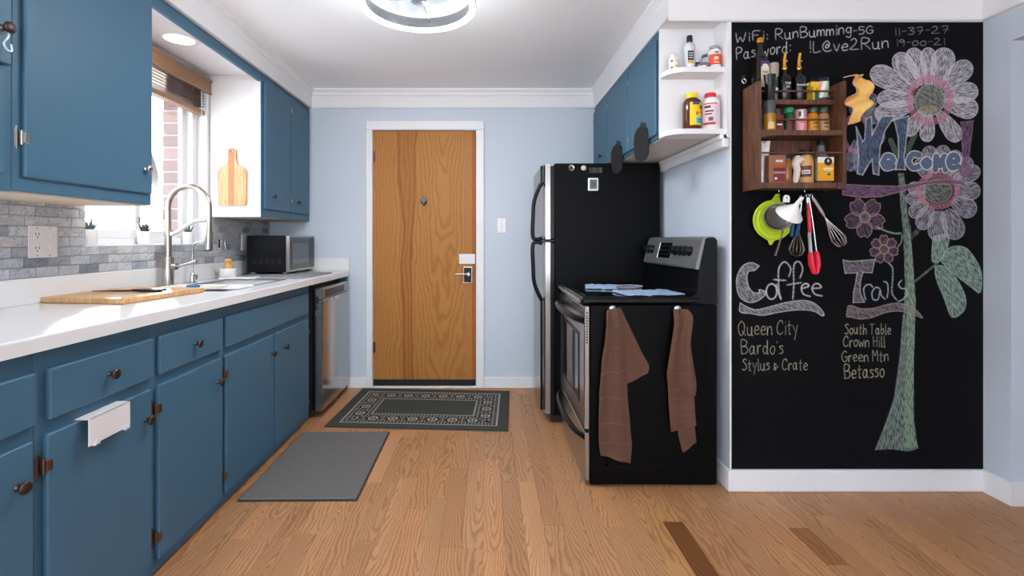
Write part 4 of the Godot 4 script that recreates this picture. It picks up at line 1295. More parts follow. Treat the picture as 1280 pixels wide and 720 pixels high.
	# hanging paddle board on the white cabinet end
	var hb := own("paddle_board", "wooden paddle shaped cutting board hanging on the white cabinet end", "cutting board", at(-1.590, 1.389, 3.0035))
	var half := [Vector2(0.0, 0.0), Vector2(0.075, 0.0), Vector2(0.082, 0.004), Vector2(0.0865, 0.016), Vector2(0.0885, 0.20), Vector2(0.084, 0.222), Vector2(0.068, 0.240), Vector2(0.045, 0.250), Vector2(0.030, 0.264), Vector2(0.024, 0.29), Vector2(0.0235, 0.325), Vector2(0.025, 0.345), Vector2(0.019, 0.355), Vector2(0.0, 0.358)]
	for st_ in [[-0.1, -0.022, "maple"], [-0.022, 0.016, "mapledark"], [0.016, 0.1, "maple"]]:
		var full := half.duplicate()
		for k in range(half.size() - 2, 0, -1): full.append(Vector2(-half[k].x, half[k].y))
		var band := PackedVector2Array([Vector2(st_[0], -0.1), Vector2(st_[1], -0.1), Vector2(st_[1], 0.5), Vector2(st_[0], 0.5)])
		for piece in Geometry2D.intersect_polygons(PackedVector2Array(full), band):
			q = MB.new()
			q.prism(Array(piece), 0.001, 0.016)
			pt("strip", q, M[st_[2]], hb)
	q = MB.new()
	q.x = Transform3D(Basis(Vector3(1, 0, 0), PI / 2), Vector3(-0.002, 0.338, 0.0155))
	q.lathe([Vector2(0, 0), Vector2(0.006, 0.0), Vector2(0.006, 0.001), Vector2(0, 0.001)], 16)
	pt("hanging_hole", q, mat(Color(0.24, 0.14, 0.08), 0.7), hb)
	var hk := own("adhesive_hook", "white adhesive hook holding the paddle board", "hook", at(-1.586, 1.735, 3.0035))
	pt("hook", MB.new().box(Vector3(-0.010, -0.012, 0), Vector3(0.010, 0.042, 0.004), 0.002).box(Vector3(-0.0025, -0.012, 0.004), Vector3(0.0025, -0.007, 0.020), 0.001).box(Vector3(-0.0025, -0.012, 0.017), Vector3(0.0025, 0.0, 0.020), 0.001), M.porcelain, hk)
	# outlets on the tiles
	var op := own("outlet_plate", "double white outlet and switch plate on the grey tiles", "outlet", at(-1.7295, 1.168, 1.866), "", PI / 2)
	pt("plate", MB.new().box(Vector3(-0.061, -0.062, 0), Vector3(0.061, 0.062, 0.006), 0.002), M.plastic, op)
	for k in 2:
		var y: float = [0.027, -0.026][k]
		var o := pt("socket", MB.new().box(Vector3(-0.044, y - 0.017, 0.006), Vector3(-0.011, y + 0.017, 0.0068), 0.0006), M.porcelain, op)
		pt("slot", MB.new().box(Vector3(-0.036, y - 0.003, 0.0068), Vector3(-0.0335, y + 0.008, 0.0073)).box(Vector3(-0.0225, y - 0.003, 0.0068), Vector3(-0.020, y + 0.008, 0.0073)).box(Vector3(-0.030, y - 0.012, 0.0068), Vector3(-0.025, y - 0.007, 0.0073)), M.darkgrey, o)
		pt("switch", MB.new().box(Vector3(0.018, y - 0.012, 0.006), Vector3(0.032, y + 0.012, 0.008), 0.001), M.porcelain, op)
		for xx in [-0.0275, 0.025]:
			pt("screw", MB.new().box(Vector3(xx - 0.002, (0.052 if k == 0 else -0.053) - 0.002, 0.006), Vector3(xx + 0.002, (0.052 if k == 0 else -0.053) + 0.002, 0.0068)), M.darkgrey, op)
	op = own("outlet_plate", "small white outlet plate on the tiles behind the microwave", "outlet", at(-1.7295, 1.158, 3.40), "", PI / 2)
	pt("plate", MB.new().box(Vector3(-0.035, -0.058, 0), Vector3(0.035, 0.058, 0.014), 0.003), M.porcelain, op)
	pt("socket", MB.new().box(Vector3(-0.017, -0.034, 0.014), Vector3(0.017, 0.034, 0.0155), 0.001), M.plastic, op)
	# wire utensil hook beside the microwave
	var wh := own("wire_hook", "curly chrome wire hook on the grey tiles by the tap", "hook", at(-1.727, 1.13, 3.085))
	q = MB.new()
	q.tube(curve([Vector3(0.005, 0.055, 0), Vector3(0.02, 0.03, 0), Vector3(0.012, 0.0, 0), Vector3(0.004, -0.02, 0), Vector3(0.02, -0.035, 0), Vector3(0.045, -0.02, 0), Vector3(0.04, 0.03, 0), Vector3(0.055, 0.075, 0)], 6), 0.003, 8)
	pt("wire", q, M.chrome, wh)
	pt("back_plate", MB.new().box(Vector3(-0.002, -0.02, -0.012), Vector3(0.004, 0.06, 0.012), 0.002), M.chrome, wh)

func microwave():
	var z0 := 3.30
	var z1 := 3.772
	var X := -1.357
	var t := th("microwave", "black microwave oven with a silver framed door on the counter", "microwave", at(-1.5, 0.9395, 3.54))
	pt("case", MB.new().b(-1.655, X - 0.028, 0.953, 1.206, z0, z1, 0.004), mat(Color(0.045, 0.055, 0.07), 0.45, 0.0, 0.3), t)
	pt("side_stamping", MB.new().b(-1.63, X - 0.055, 0.985, 1.180, z0 - 0.0025, z0 + 0.001, 0.002), mat(Color(0.045, 0.055, 0.07), 0.45, 0.0, 0.3), t)
	for i in 5:
		var v := pt("vent", MB.new().b(-1.610 + i * 0.042, -1.585 + i * 0.042, 1.010, 1.045, z0 - 0.003, z0 - 0.001), M.blackmat, t)
		for k in 3:
			pt("vent_rib", MB.new().b(-1.610 + i * 0.042, -1.585 + i * 0.042, 1.015 + k * 0.011, 1.019 + k * 0.011, z0 - 0.0045, z0 - 0.002), M.black, v)
	var d := pt("front_frame", MB.new().b(X - 0.028, X, 0.953, 1.206, z0 + 0.001, z1 - 0.001, 0.003), M.steel, t)
	pt("door_glass", MB.new().b(X - 0.002, X + 0.003, 0.968, 1.194, z0 + 0.012, z1 - 0.105, 0.002), mat(Color(0.12, 0.125, 0.135), 0.10), d)
	pt("window", MB.new().b(X + 0.001, X + 0.0036, 1.010, 1.150, z0 + 0.045, z1 - 0.150, 0.001), mat(Color(0.30, 0.33, 0.36), 0.12), d)
	pt("control_panel", MB.new().b(X - 0.002, X + 0.003, 0.968, 1.194, z1 - 0.103, z1 - 0.012, 0.002), M.glassblack, d)
	for p in [[-1.62, z0 + 0.03], [-1.40, z0 + 0.03], [-1.62, z1 - 0.03], [-1.40, z1 - 0.03]]:
		pt("foot", MB.new().b(p[0] - 0.014, p[0] + 0.014, 0.9395, 0.953, p[1] - 0.014, p[1] + 0.014, 0.002), M.nickel, t)

func window_side():
	var z0 := 2.07
	var z1 := 2.98
	var y0 := 1.149
	var y1 := 2.20
	# slider in the wall's depth
	var fr := MB.new()
	fr.b(-1.868, -1.80, y0, y0 + 0.035, z0, z1, 0.003).b(-1.868, -1.80, y1 - 0.035, y1, z0, z1, 0.003).b(-1.868, -1.80, y0 + 0.035, y1 - 0.035, z0, z0 + 0.04, 0.003).b(-1.868, -1.80, y0 + 0.035, y1 - 0.035, z1 - 0.05, z1, 0.003)
	var w := st("window_1", fr, M.trim, "white sliding window over the sink")
	for k in 2:
		var a: float = [z0 + 0.04, 2.44][k]
		var b: float = [2.51, z1 - 0.05][k]
		var x: float = [-1.825, -1.850][k]
		var sa := MB.new()
		sa.b(x - 0.012, x + 0.012, y0 + 0.035, y0 + 0.075, a, b, 0.002).b(x - 0.012, x + 0.012, y1 - 0.075, y1 - 0.035, a, b, 0.002).b(x - 0.012, x + 0.012, y0 + 0.075, y1 - 0.075, a, a + 0.038, 0.002).b(x - 0.012, x + 0.012, y0 + 0.075, y1 - 0.075, b - 0.038, b, 0.002)
		var s := pt("sash", sa, M.trim, w)
		pt("pane", MB.new().b(x - 0.002, x + 0.002, y0 + 0.075, y1 - 0.075, a + 0.038, b - 0.038), M.pane, s)
		if k == 0: pt("latch", MB.new().b(x + 0.012, x + 0.022, y0 + 0.115, y0 + 0.145, b - 0.026, b - 0.012, 0.002), M.nickel, s)
	pt("sill_board", MB.new().b(-1.80, -1.728, y0 - 0.003, y0 + 0.004, z0, z1, 0.002), M.trim, w)
	# wooden blind, drawn up
	var wood := mat(Color(0.56, 0.42, 0.31), 0.45)
	var slat := mat(Color(0.36, 0.25, 0.19), 0.4)
	var bl := th("window_blind", "drawn up wooden slat blind with a wooden valance over the sink window", "blind", at(-1.76, 1.93, 2.53))
	pt("valance", MB.new().b(-1.738, -1.722, 2.080, 2.172, 2.040, 3.000, 0.004).b(-1.722, -1.717, 2.152, 2.172, 2.040, 3.000, 0.002).b(-1.722, -1.717, 2.080, 2.092, 2.040, 3.000, 0.002), wood, bl)
	pt("head_rail", MB.new().b(-1.792, -1.742, 2.13, 2.168, 2.085, 2.965, 0.002), M.trim, bl)
	for i in 8:
		var sl := MB.new()
		sl.x = Transform3D(Basis(Vector3(0, 0, 1), 0.04), at(-1.768, 2.112 - i * 0.0168, 2.525))
		sl.box(Vector3(-0.025, -0.0014, -0.44), Vector3(0.025, 0.0014, 0.44), 0.0006)
		pt("slat", sl, slat, bl)
	pt("bottom_rail", MB.new().b(-1.793, -1.743, 1.945, 1.972, 2.085, 2.965, 0.003), wood, bl)
	for z in [2.20, 2.85]:
		pt("ladder_cord", MB.new().b(-1.7435, -1.741, 1.96, 2.13, z - 0.001, z + 0.001), slat, bl)
	pt("pull_cord", MB.new().tube([at(-1.738, 2.085, 2.92), at(-1.736, 1.9, 2.92), at(-1.737, 1.30, 2.92)], 0.002, 6), M.porcelain, bl)
	# succulents on the sill
	var spots := [[2.128, 0.0300, 0.068, 9], [2.470, 0.0300, 0.066, 8], [2.835, 0.030, 0.068, 10]]
	var names := ["white potted succulent on the sill nearest the outlet plate", "white potted succulent in the middle of the window sill", "white potted succulent on the sill behind the tap arch"]
	var leafm := [mat(Color(0.35, 0.39, 0.37), 0.6), mat(Color(0.27, 0.25, 0.25), 0.6), mat(Color(0.34, 0.39, 0.39), 0.6)]
	var r := RandomNumberGenerator.new()
	r.seed = 9
	for i in 3:
		var p: Array = spots[i]
		var t := own("potted_succulent", names[i], "plant", at(-1.765, y0 + 0.0045, p[0]), "succulents on the window sill")
		var q := MB.new()
		q.lathe([Vector2(0, 0), Vector2(0.026, 0), Vector2(p[1], 0.006), Vector2(p[1], p[2]), Vector2(p[1] - 0.003, p[2]), Vector2(p[1] - 0.003, p[2] - 0.008), Vector2(0, p[2] - 0.008)], 24)
		pt("pot", q, M.porcelain, t)
		q = MB.new()
		q.lathe([Vector2(0, p[2] - 0.006), Vector2(p[1] - 0.004, p[2] - 0.0075)], 16)
		pt("soil", q, mat(Color(0.20, 0.16, 0.13), 0.95), t)
		for k in 14:
			var a := TAU * k / 14.0 + r.randf() * 0.3
			var lean := r.randf_range(0.10, 0.95)
			var ln := r.randf_range(0.034, 0.054)
			var d := Vector3(cos(a) * sin(lean), cos(lean), sin(a) * sin(lean))
			var st0 := Vector3(cos(a) * 0.006, p[2] - 0.008, sin(a) * 0.006)
			q = MB.new()
			q.tube([st0, st0 + d * ln * 0.35 + Vector3(0, 0.001, 0), st0 + d * ln * 0.75 + Vector3(0, 0.003, 0), st0 + d * ln + Vector3(0, 0.007, 0)], [0.0042, 0.0046, 0.0028, 0.0004], 6)
			pt("leaf", q, leafm[i], t)
	# white towel hanging at the window side of the wide-door cabinet
	var ct := own("tea_towel", "white tea towel hanging from the cabinet end before the window", "towel", at(-1.47, 1.64, 2.03))
	var g := drape(vv([-2, 0, -4, -40, -5, -90, -6, -140, -4, -165, 0, -190, 4, -205], 0.001), vv([2, 0, 14, -30, 32, -70, 52, -120, 66, -170, 70, -205, 62, -240], 0.001), 24, 10, func(t, u): return -0.004 - 0.012 * t - 0.004 * sin(u * 9.0))
	pt("cloth", MB.new().sheet(g, 0.003), mat(Color(0.90, 0.89, 0.88), 0.9), ct)
	pt("loop", MB.new().tube([Vector3(0, -0.005, -0.004), Vector3(0, 0.02, -0.003), Vector3(0, 0.02, 0.006)], 0.002, 6), M.porcelain, ct)
	# recessed lamp in the soffit
	var rl := own("recessed_light", "round recessed ceiling light in the soffit over the sink", "light", at(-1.575, 2.205, 2.455))
	var q2 := MB.new()
	q2.lathe([Vector2(0.068, -0.001), Vector2(0.070, -0.006), Vector2(0.092, -0.003), Vector2(0.094, 0.0)], 36)
	pt("trim_ring", q2, M.trim, rl)
	q2 = MB.new()
	q2.lathe([Vector2(0, -0.003), Vector2(0.069, -0.003)], 30)
	var lm := mat(Color(1, 1, 1), 0.5)
	lm.emission_enabled = true
	lm.emission = Color(1, 0.95, 0.88)
	lm.emission_energy_multiplier = 2.5
	pt("lens", q2, lm, rl)
	lamp_area("recessed_glow", at(-1.575, 2.199, 2.455), Vector2(0.12, 0.12), LAMP_SINK, Color(1, 0.95, 0.87))
	outdoors()

func outdoors():
	st("ground_outside", MB.new().b(-40, -1.98, -0.8, -0.6, -20, 45), mat(Color(0.86, 0.87, 0.88), 0.9), "pale snowy ground outside the window")
	var h := th("neighbour_house", "pale neighbouring house with a blue grey roof outside the window", "house", at(-13, -0.6, 17))
	pt("wall", MB.new().b(-17, -10.5, -0.6, 3.6, 14.5, 24), mat(Color(0.88, 0.88, 0.88), 0.9), h)
	var q := MB.new()
	q.prism([Vector2(-10.0, 3.4), Vector2(-13.75, 5.2), Vector2(-17.5, 3.4), Vector2(-17.5, 3.2), Vector2(-13.75, 4.95), Vector2(-10.0, 3.2)], -14.0, -24.5)
	pt("roof", q, mat(Color(0.62, 0.67, 0.74), 0.8), h)
	for z in [16.0, 19.0, 22.0]:
		var wi := pt("window", MB.new().b(-10.5, -10.45, 1.0, 2.3, z - 0.5, z + 0.5, 0.02), M.trim, h)
		pt("pane", MB.new().b(-10.46, -10.44, 1.1, 2.2, z - 0.42, z + 0.42), mat(Color(0.4, 0.45, 0.5), 0.1), wi)

const LAMP_SINK := 0.02
const LAMP_RING := 1.5
const LAMP_SIDE := 0.06
const LAMP_ADDED := 10.5  # strength of the added, unseen uplighter

func ceiling_fan():
	# ring lamp with a small bladed fan inside
	var c := at(-0.314, 0, 2.185)
	var t := own("ceiling_fan_light", "ring shaped ceiling light with a clear bladed fan inside", "ceiling fan", c + Vector3(0, 2.235, 0))
	var R := 0.257
	var glow := mat(Color(1, 1, 1), 0.5)
	glow.emission_enabled = true
	glow.emission = Color(1, 0.985, 0.96)
	glow.emission_energy_multiplier = 1.35
	for y in [0.0, 0.066]:
		var q := MB.new()
		q.lathe([Vector2(R - 0.022, y - 0.004 + (0.002 if y > 0 else 0.0)), Vector2(R + 0.004, y - 0.004), Vector2(R + 0.004, y + 0.010), Vector2(R - 0.022, y + 0.010), Vector2(R - 0.022, y - 0.004)], 72)
		pt("light_strip", q, glow, t, "glowing white light strip")
	var q1 := MB.new()
	q1.lathe([Vector2(R - 0.016, 0.010), Vector2(R + 0.006, 0.010), Vector2(R + 0.006, 0.066), Vector2(R - 0.016, 0.066), Vector2(R - 0.016, 0.010)], 72)
	pt("ring_band", q1, mat(Color(0.46, 0.46, 0.47), 0.35, 0.6), t)
	q1 = MB.new()
	q1.lathe([Vector2(0, 0.020), Vector2(0.028, 0.020), Vector2(0.040, 0.030), Vector2(0.044, 0.048), Vector2(0.044, 0.085), Vector2(0.036, 0.092), Vector2(0, 0.092)], 32)
	pt("motor", q1, mat(Color(0.62, 0.65, 0.70), 0.3, 0.8), t)
	q1 = MB.new()
	q1.lathe([Vector2(0.0, 0.092), Vector2(0.02, 0.092), Vector2(0.02, 0.115), Vector2(0.085, 0.118), Vector2(0.085, 0.1405), Vector2(0, 0.1405)], 32)
	pt("ceiling_mount", q1, M.trim, t)
	for a in [PI * 0.47, PI * 1.14, PI * 1.80]:
		var d := Vector3(cos(a), 0, -sin(a))
		pt("arm", MB.new().tube([d * 0.042 + Vector3(0, 0.070, 0), d * 0.12 + Vector3(0, 0.062, 0), d * (R - 0.014) + Vector3(0, 0.040, 0)], 0.0048, 8), M.chrome, t)
	for k in 5:
		var a0 := TAU * k / 5.0 + 0.62
		var g := []
		for i in 9:
			var u := i / 8.0
			var rr := lerpf(0.05, 0.205, u)
			var wd := 0.020 + 0.046 * sin(PI * pow(u, 0.75) * 0.86)
			var row := []
			for j in 5:
				var v := (j / 4.0 - 0.5) * 2.0
				var rad := Vector3(cos(a0 + 0.35 * u), 0, -sin(a0 + 0.35 * u))
				var tan_ := Vector3(-sin(a0 + 0.35 * u), 0, -cos(a0 + 0.35 * u))
				row.append(rad * rr + tan_ * (v * wd) + Vector3(0, 0.068 + v * 0.014, 0))
			g.append(row)
		pt("blade", MB.new().sheet(g, 0.003), M.blade, t, "clear plastic fan blade")
	lamp_area("ring_glow", c + Vector3(0, 2.235 - 0.012, 0), Vector2(0.46, 0.46), LAMP_RING, Color(0.94, 0.98, 1.0))
	for k in 4:
		var a := TAU * k / 4.0 + 0.4
		var l := OmniLight3D.new()
		l.name = "ring_side_glow"
		l.light_energy = LAMP_SIDE
		l.light_color = Color(0.94, 0.98, 1.0)
		l.light_size = 0.03
		l.omni_range = 12.0
		l.omni_attenuation = 2.0
		l.shadow_enabled = true
		add_child(l, true)
		l.position = c + Vector3(cos(a) * (R - 0.009), 2.235 - 0.10, sin(a) * (R - 0.009))
	# invented uplighter out of view, added as fill light bounced off the ceiling
	var fp := Vector3(-1.2, -0.70, 1.3)
	var ul := own("added_uplighter", "unseen uplighter added behind the camera to brighten the ceiling", "lamp", fp)
	var q := MB.new()
	q.lathe([Vector2(0, 0.70), Vector2(0.14, 0.70), Vector2(0.14, 0.712), Vector2(0.02, 0.722), Vector2(0, 0.722)], 32)
	pt("base", q, M.steel, ul)
	pt("pole", MB.new().tube([Vector3(0, 0.72, 0), Vector3(0, 1.70, 0)], 0.012, 12), M.steel, ul)
	q = MB.new()
	q.lathe([Vector2(0, 1.68), Vector2(0.05, 1.69), Vector2(0.16, 1.76), Vector2(0.165, 1.765), Vector2(0.155, 1.765), Vector2(0.05, 1.70), Vector2(0, 1.695)], 32)
	pt("bowl", q, M.trim, ul)
	q = MB.new()
	q.lathe([Vector2(0, 1.745), Vector2(0.13, 1.745)], 28)
	pt("bulb_disc", q, glow, ul)
	var up = lamp_area("added_uplighter_glow", fp + Vector3(0, 1.78, 0), Vector2(0.24, 0.24), LAMP_ADDED, Color(0.93, 0.975, 1.0))
	up.rotation.x = PI / 2

# ---- chalk drawing: painted in board units (0..314 across, 0..562 down), three pixels each
const CS := 3
const CW := 942
const CH := 1686
var cd := PackedByteArray()
var grain: FastNoiseLite
var hatch: FastNoiseLite

func dab(x: int, y: int, c: Color, a: float):
	if x < 0 or y < 0 or x >= CW or y >= CH or a <= 0.0: return
	var i := (y * CW + x) * 3
	cd[i] = int(lerpf(cd[i], c.r * 255.0, a))
	cd[i + 1] = int(lerpf(cd[i + 1], c.g * 255.0, a))
	cd[i + 2] = int(lerpf(cd[i + 2], c.b * 255.0, a))

func stroke(pts: Array, wide: float, c: Color, op := 0.8):
	var h := wide * CS / 2.0
	for i in pts.size() - 1:
		var a: Vector2 = pts[i] * CS
		var b: Vector2 = pts[i + 1] * CS
		var d := b - a
		var L := maxf(d.length_squared(), 1e-6)
		for y in range(int(minf(a.y, b.y) - h), int(maxf(a.y, b.y) + h) + 2):
			for x in range(int(minf(a.x, b.x) - h), int(maxf(a.x, b.x) + h) + 2):
				var p := Vector2(x, y)
				var t := clampf((p - a).dot(d) / L, 0.0, 1.0)
				var q := p.distance_to(a + d * t)
				if q > h + 0.5: continue
				var n := grain.get_noise_2d(x, y)
				dab(x, y, c, clampf(op * (0.72 + n * 0.9) * clampf(h + 0.5 - q, 0, 1), 0.0, op))

func fill(poly: Array, c: Color, op := 0.6, ang := 0.0):
	var P := PackedVector2Array()
	var lo := Vector2(9999, 9999)
	var hi := -lo
	for p in poly:
		P.append(p * CS)
		lo = lo.min(p * CS)
		hi = hi.max(p * CS)
	var ca := cos(ang)
	var sa := sin(ang)
	for y in range(int(lo.y), int(hi.y) + 1):
		for x in range(int(lo.x), int(hi.x) + 1):
			if not Geometry2D.is_point_in_polygon(Vector2(x, y), P): continue
			var u := x * ca + y * sa
			var v := -x * sa + y * ca
			var n := hatch.get_noise_2d(u * 0.10, v) * 1.1 + grain.get_noise_2d(x, y) * 0.45
			dab(x, y, c, clampf(op * (0.95 + n), 0.10, minf(op * 1.4, 0.95)))

func ell(cx: float, cy: float, rx: float, ry: float, rot := 0.0, n := 28) -> Array:
	var o := []
	for k in n + 1:
		var a := TAU * k / n
		o.append(Vector2(cx, cy) + Vector2(cos(a) * rx, sin(a) * ry).rotated(rot))
	return o

func petal(c: Vector2, tip: Vector2, w: float, col: Color, op: float, r0 := 0.18):
	var d := (tip - c)
	var s := d.orthogonal().normalized() * w / 2.0
	var p := curve([c + d * r0 - s * 0.35, c + d * 0.55 - s * 0.85, c + d * 0.82 - s, c + d * 0.96 - s * 0.6, tip, c + d * 0.96 + s * 0.6, c + d * 0.82 + s, c + d * 0.55 + s * 0.85, c + d * r0 + s * 0.35], 4)
	fill(p, col, op, d.angle())
	stroke(p, 1.3, col, op * 1.1)

# photograph pixels of a zoomed picture (origin ox, oy; scale k) to board units
func zp(a: Array, ox: float, oy: float, k: float) -> Array:
	var o := []
	for i in range(0, a.size(), 2): o.append(Vector2(ox + a[i] / k - 915.0, oy + a[i + 1] / k - 28.0))
	return o

var glyphs := {
	"W": [[0, 10, 1, 0, 3, 5, 5, 0, 7, 10]], "i": [[1, 6, 1, 0], [1, 8.5, 1, 9]], "F": [[1, 0, 1, 10, 6, 10], [1, 5.5, 4.5, 5.5]], ":": [[1, 5, 1, 6], [1, 0.5, 1, 1.5]],
	"R": [[0.5, 0, 0.5, 10, 5, 9.6, 5.6, 7.5, 4, 5.6, 0.6, 5.2], [2, 5.2, 6.5, 0]], "u": [[0, 6, 0.3, 1.4, 2, 0, 3.8, 1.5, 4, 6, 4.2, 0.5, 5, 0]], "n": [[0, 6, 0.2, 0, 0.6, 4.2, 2.4, 6, 4, 4.8, 4.4, 0]],
	"B": [[0.8, 0, 0.3, 10, 4.5, 9.8, 5.4, 8, 4, 6, 1, 5.4], [1, 5.4, 5, 5, 6.2, 2.6, 4.6, 0.4, 0.8, 0]], "m": [[0, 6, 0, 0, 0.6, 4.4, 2, 5.6, 2.9, 4, 3, 0, 3.4, 4.2, 5, 5.6, 5.9, 4, 6, 0]], "g": [[4.4, 5.5, 2, 6, 0.3, 3.6, 1.8, 1.2, 4.2, 2.4, 4.4, 6, 4.2, -1.8, 2.6, -3.4, 0.4, -2.4]],
	"-": [[0.5, 4.5, 3.5, 4.8]], "5": [[5, 10, 1, 10, 0.6, 6, 3.6, 6.2, 5, 3.6, 3.4, 0.6, 0.2, 0.4]], "G": [[5.5, 8.4, 3.4, 10, 0.6, 7, 0.4, 2.8, 2.6, 0, 5.6, 1.4, 5.8, 4.4, 3.4, 4.4]],
	"P": [[0.8, 0, 0.4, 10, 4.2, 10.2, 5.4, 8, 4, 6, 0.8, 5.2]], "a": [[4, 5, 2, 6, 0.2, 3, 1.5, 0, 3.4, 1.4, 4, 5.8, 4.2, 1, 5.4, 0]], "s": [[3.6, 5.4, 1.6, 6, 0.6, 4.6, 3.2, 2.8, 3, 0.6, 0.2, 0.2]], "w": [[0, 6, 1, 0, 2.6, 4, 4, 0, 5.4, 6]],
	"o": [[2.2, 6, 0.3, 4, 0.8, 0.8, 2.6, 0, 4.3, 2.4, 3.8, 5.2, 2.2, 6]], "r": [[0.2, 6, 0.4, 0, 0.8, 4.2, 2.4, 6, 3.4, 5.4]], "d": [[3.8, 4.8, 1.8, 5.8, 0.2, 2.8, 1.6, 0.2, 3.6, 1.4, 4.2, 10, 4.2, 0.8, 5, 0]],
	"!": [[1, 10, 1, 3], [1, 0, 1.3, 0.6]], "L": [[0.4, 10, 0.6, 0.2, 5.4, 1]], "@": [[4.2, 4, 3, 6.2, 1.8, 4, 2.8, 2.6, 4.2, 4.6, 4.6, 7, 2.6, 9, 0, 5.6, 0.6, 1.2, 3.2, -0.4, 6, 0.8]], "v": [[0, 6, 2, 0, 4, 6]], "e": [[0.4, 3, 4, 3.6, 3.6, 5.6, 1.8, 6, 0.2, 3, 1.4, 0.2, 4.4, 0.8]],
	"2": [[0.4, 8.2, 2.6, 10, 4.4, 8, 3.2, 4.4, 0, 0.4, 6, 0.2]], "1": [[1, 10, 1.2, 0]], "3": [[0.2, 9.4, 3, 10, 4.2, 8, 1.8, 5.8, 4.6, 3.8, 3.4, 0.6, 0, 0.4]], "7": [[0, 9.6, 4.8, 9.8, 2.4, 0], [1.4, 5, 5.4, 5.2]], "9": [[4, 7.6, 2, 10, 0.2, 7.6, 2, 5.4, 4, 7.8, 3.6, 0]], "0": [[2.4, 7, 0.2, 4.6, 0.6, 1, 2.8, 0, 4.8, 2.6, 4.2, 6, 2.4, 7]],
	"Q": [[3, 10, 0.4, 7.6, 0.2, 3, 2.6, 0, 5.2, 2.6, 5.6, 7.4, 3, 10], [3.6, 3, 6.8, 0]], "C": [[5.4, 7.6, 4.8, 9.6, 2.4, 9.4, 0.4, 6, 0.6, 2, 2.8, 0, 5.6, 1.6]], "t": [[1.8, 9, 1.8, 0.4, 3, 0], [0, 5.8, 3.8, 6]], "y": [[0, 6, 1.8, 2.2], [4.2, 6, 1.4, -4]],
	"'": [[0.6, 9, 0.4, 7.6]], "S": [[4.8, 9, 2.6, 10, 0.8, 8, 3.8, 5.2, 4.6, 2.2, 2.4, 0, 0, 1]], "l": [[0.6, 10, 0.8, 0.2, 1.6, 0]], "&": [[3.6, 4.6, 1.6, 6, 1.2, 3.6, 3, 1.6, 1.6, 0.2, 0.6, 1.8, 5.4, 3.2]], "T": [[0, 9.6, 6, 10], [3, 9.8, 2.8, 0]], "b": [[0.4, 10, 0.6, 0.4, 2.6, 0, 4.2, 2.4, 3, 5, 0.8, 3.8]],
	"h": [[0.4, 10, 0.4, 0, 0.8, 4, 2.6, 5.8, 4, 4.4, 4.4, 0]], "H": [[0.4, 10, 0.8, 0], [4.6, 10, 4.6, 0], [0.4, 5, 5, 5.4]], "M": [[0.4, 0, 0.6, 10, 3, 5, 5.4, 10, 6, 0]],
}

func chalk_text(s: String, x0: float, y0: float, x1: float, y1: float, high: float, c: Color, wide := 1.5, op := 0.8):
	var total := 0.0
	var adv := []
	for ch in s:
		var a := 3.0
		if glyphs.has(ch):
			a = 0.0
			for st_ in glyphs[ch]:
				for i in range(0, st_.size(), 2): a = maxf(a, st_[i])
			a += 1.6
		adv.append(a)
		total += a
	var ux := (x1 - x0) / total
	var uy := high / 10.0
	var at_ := 0.0
	var k := 0
	for ch in s:
		if glyphs.has(ch):
			for st_ in glyphs[ch]:
				var p := []
				for i in range(0, st_.size(), 2):
					var X: float = x0 + (at_ + st_[i]) * ux
					p.append(Vector2(X - 915.0, lerpf(y0, y1, (X - x0) / (x1 - x0)) - st_[i + 1] * uy + 0.5 * sin(k * 2.1) - 28.0))
				stroke(curve(p, 3) if p.size() > 2 else p, wide, c, op)
		at_ += adv[k]
		k += 1

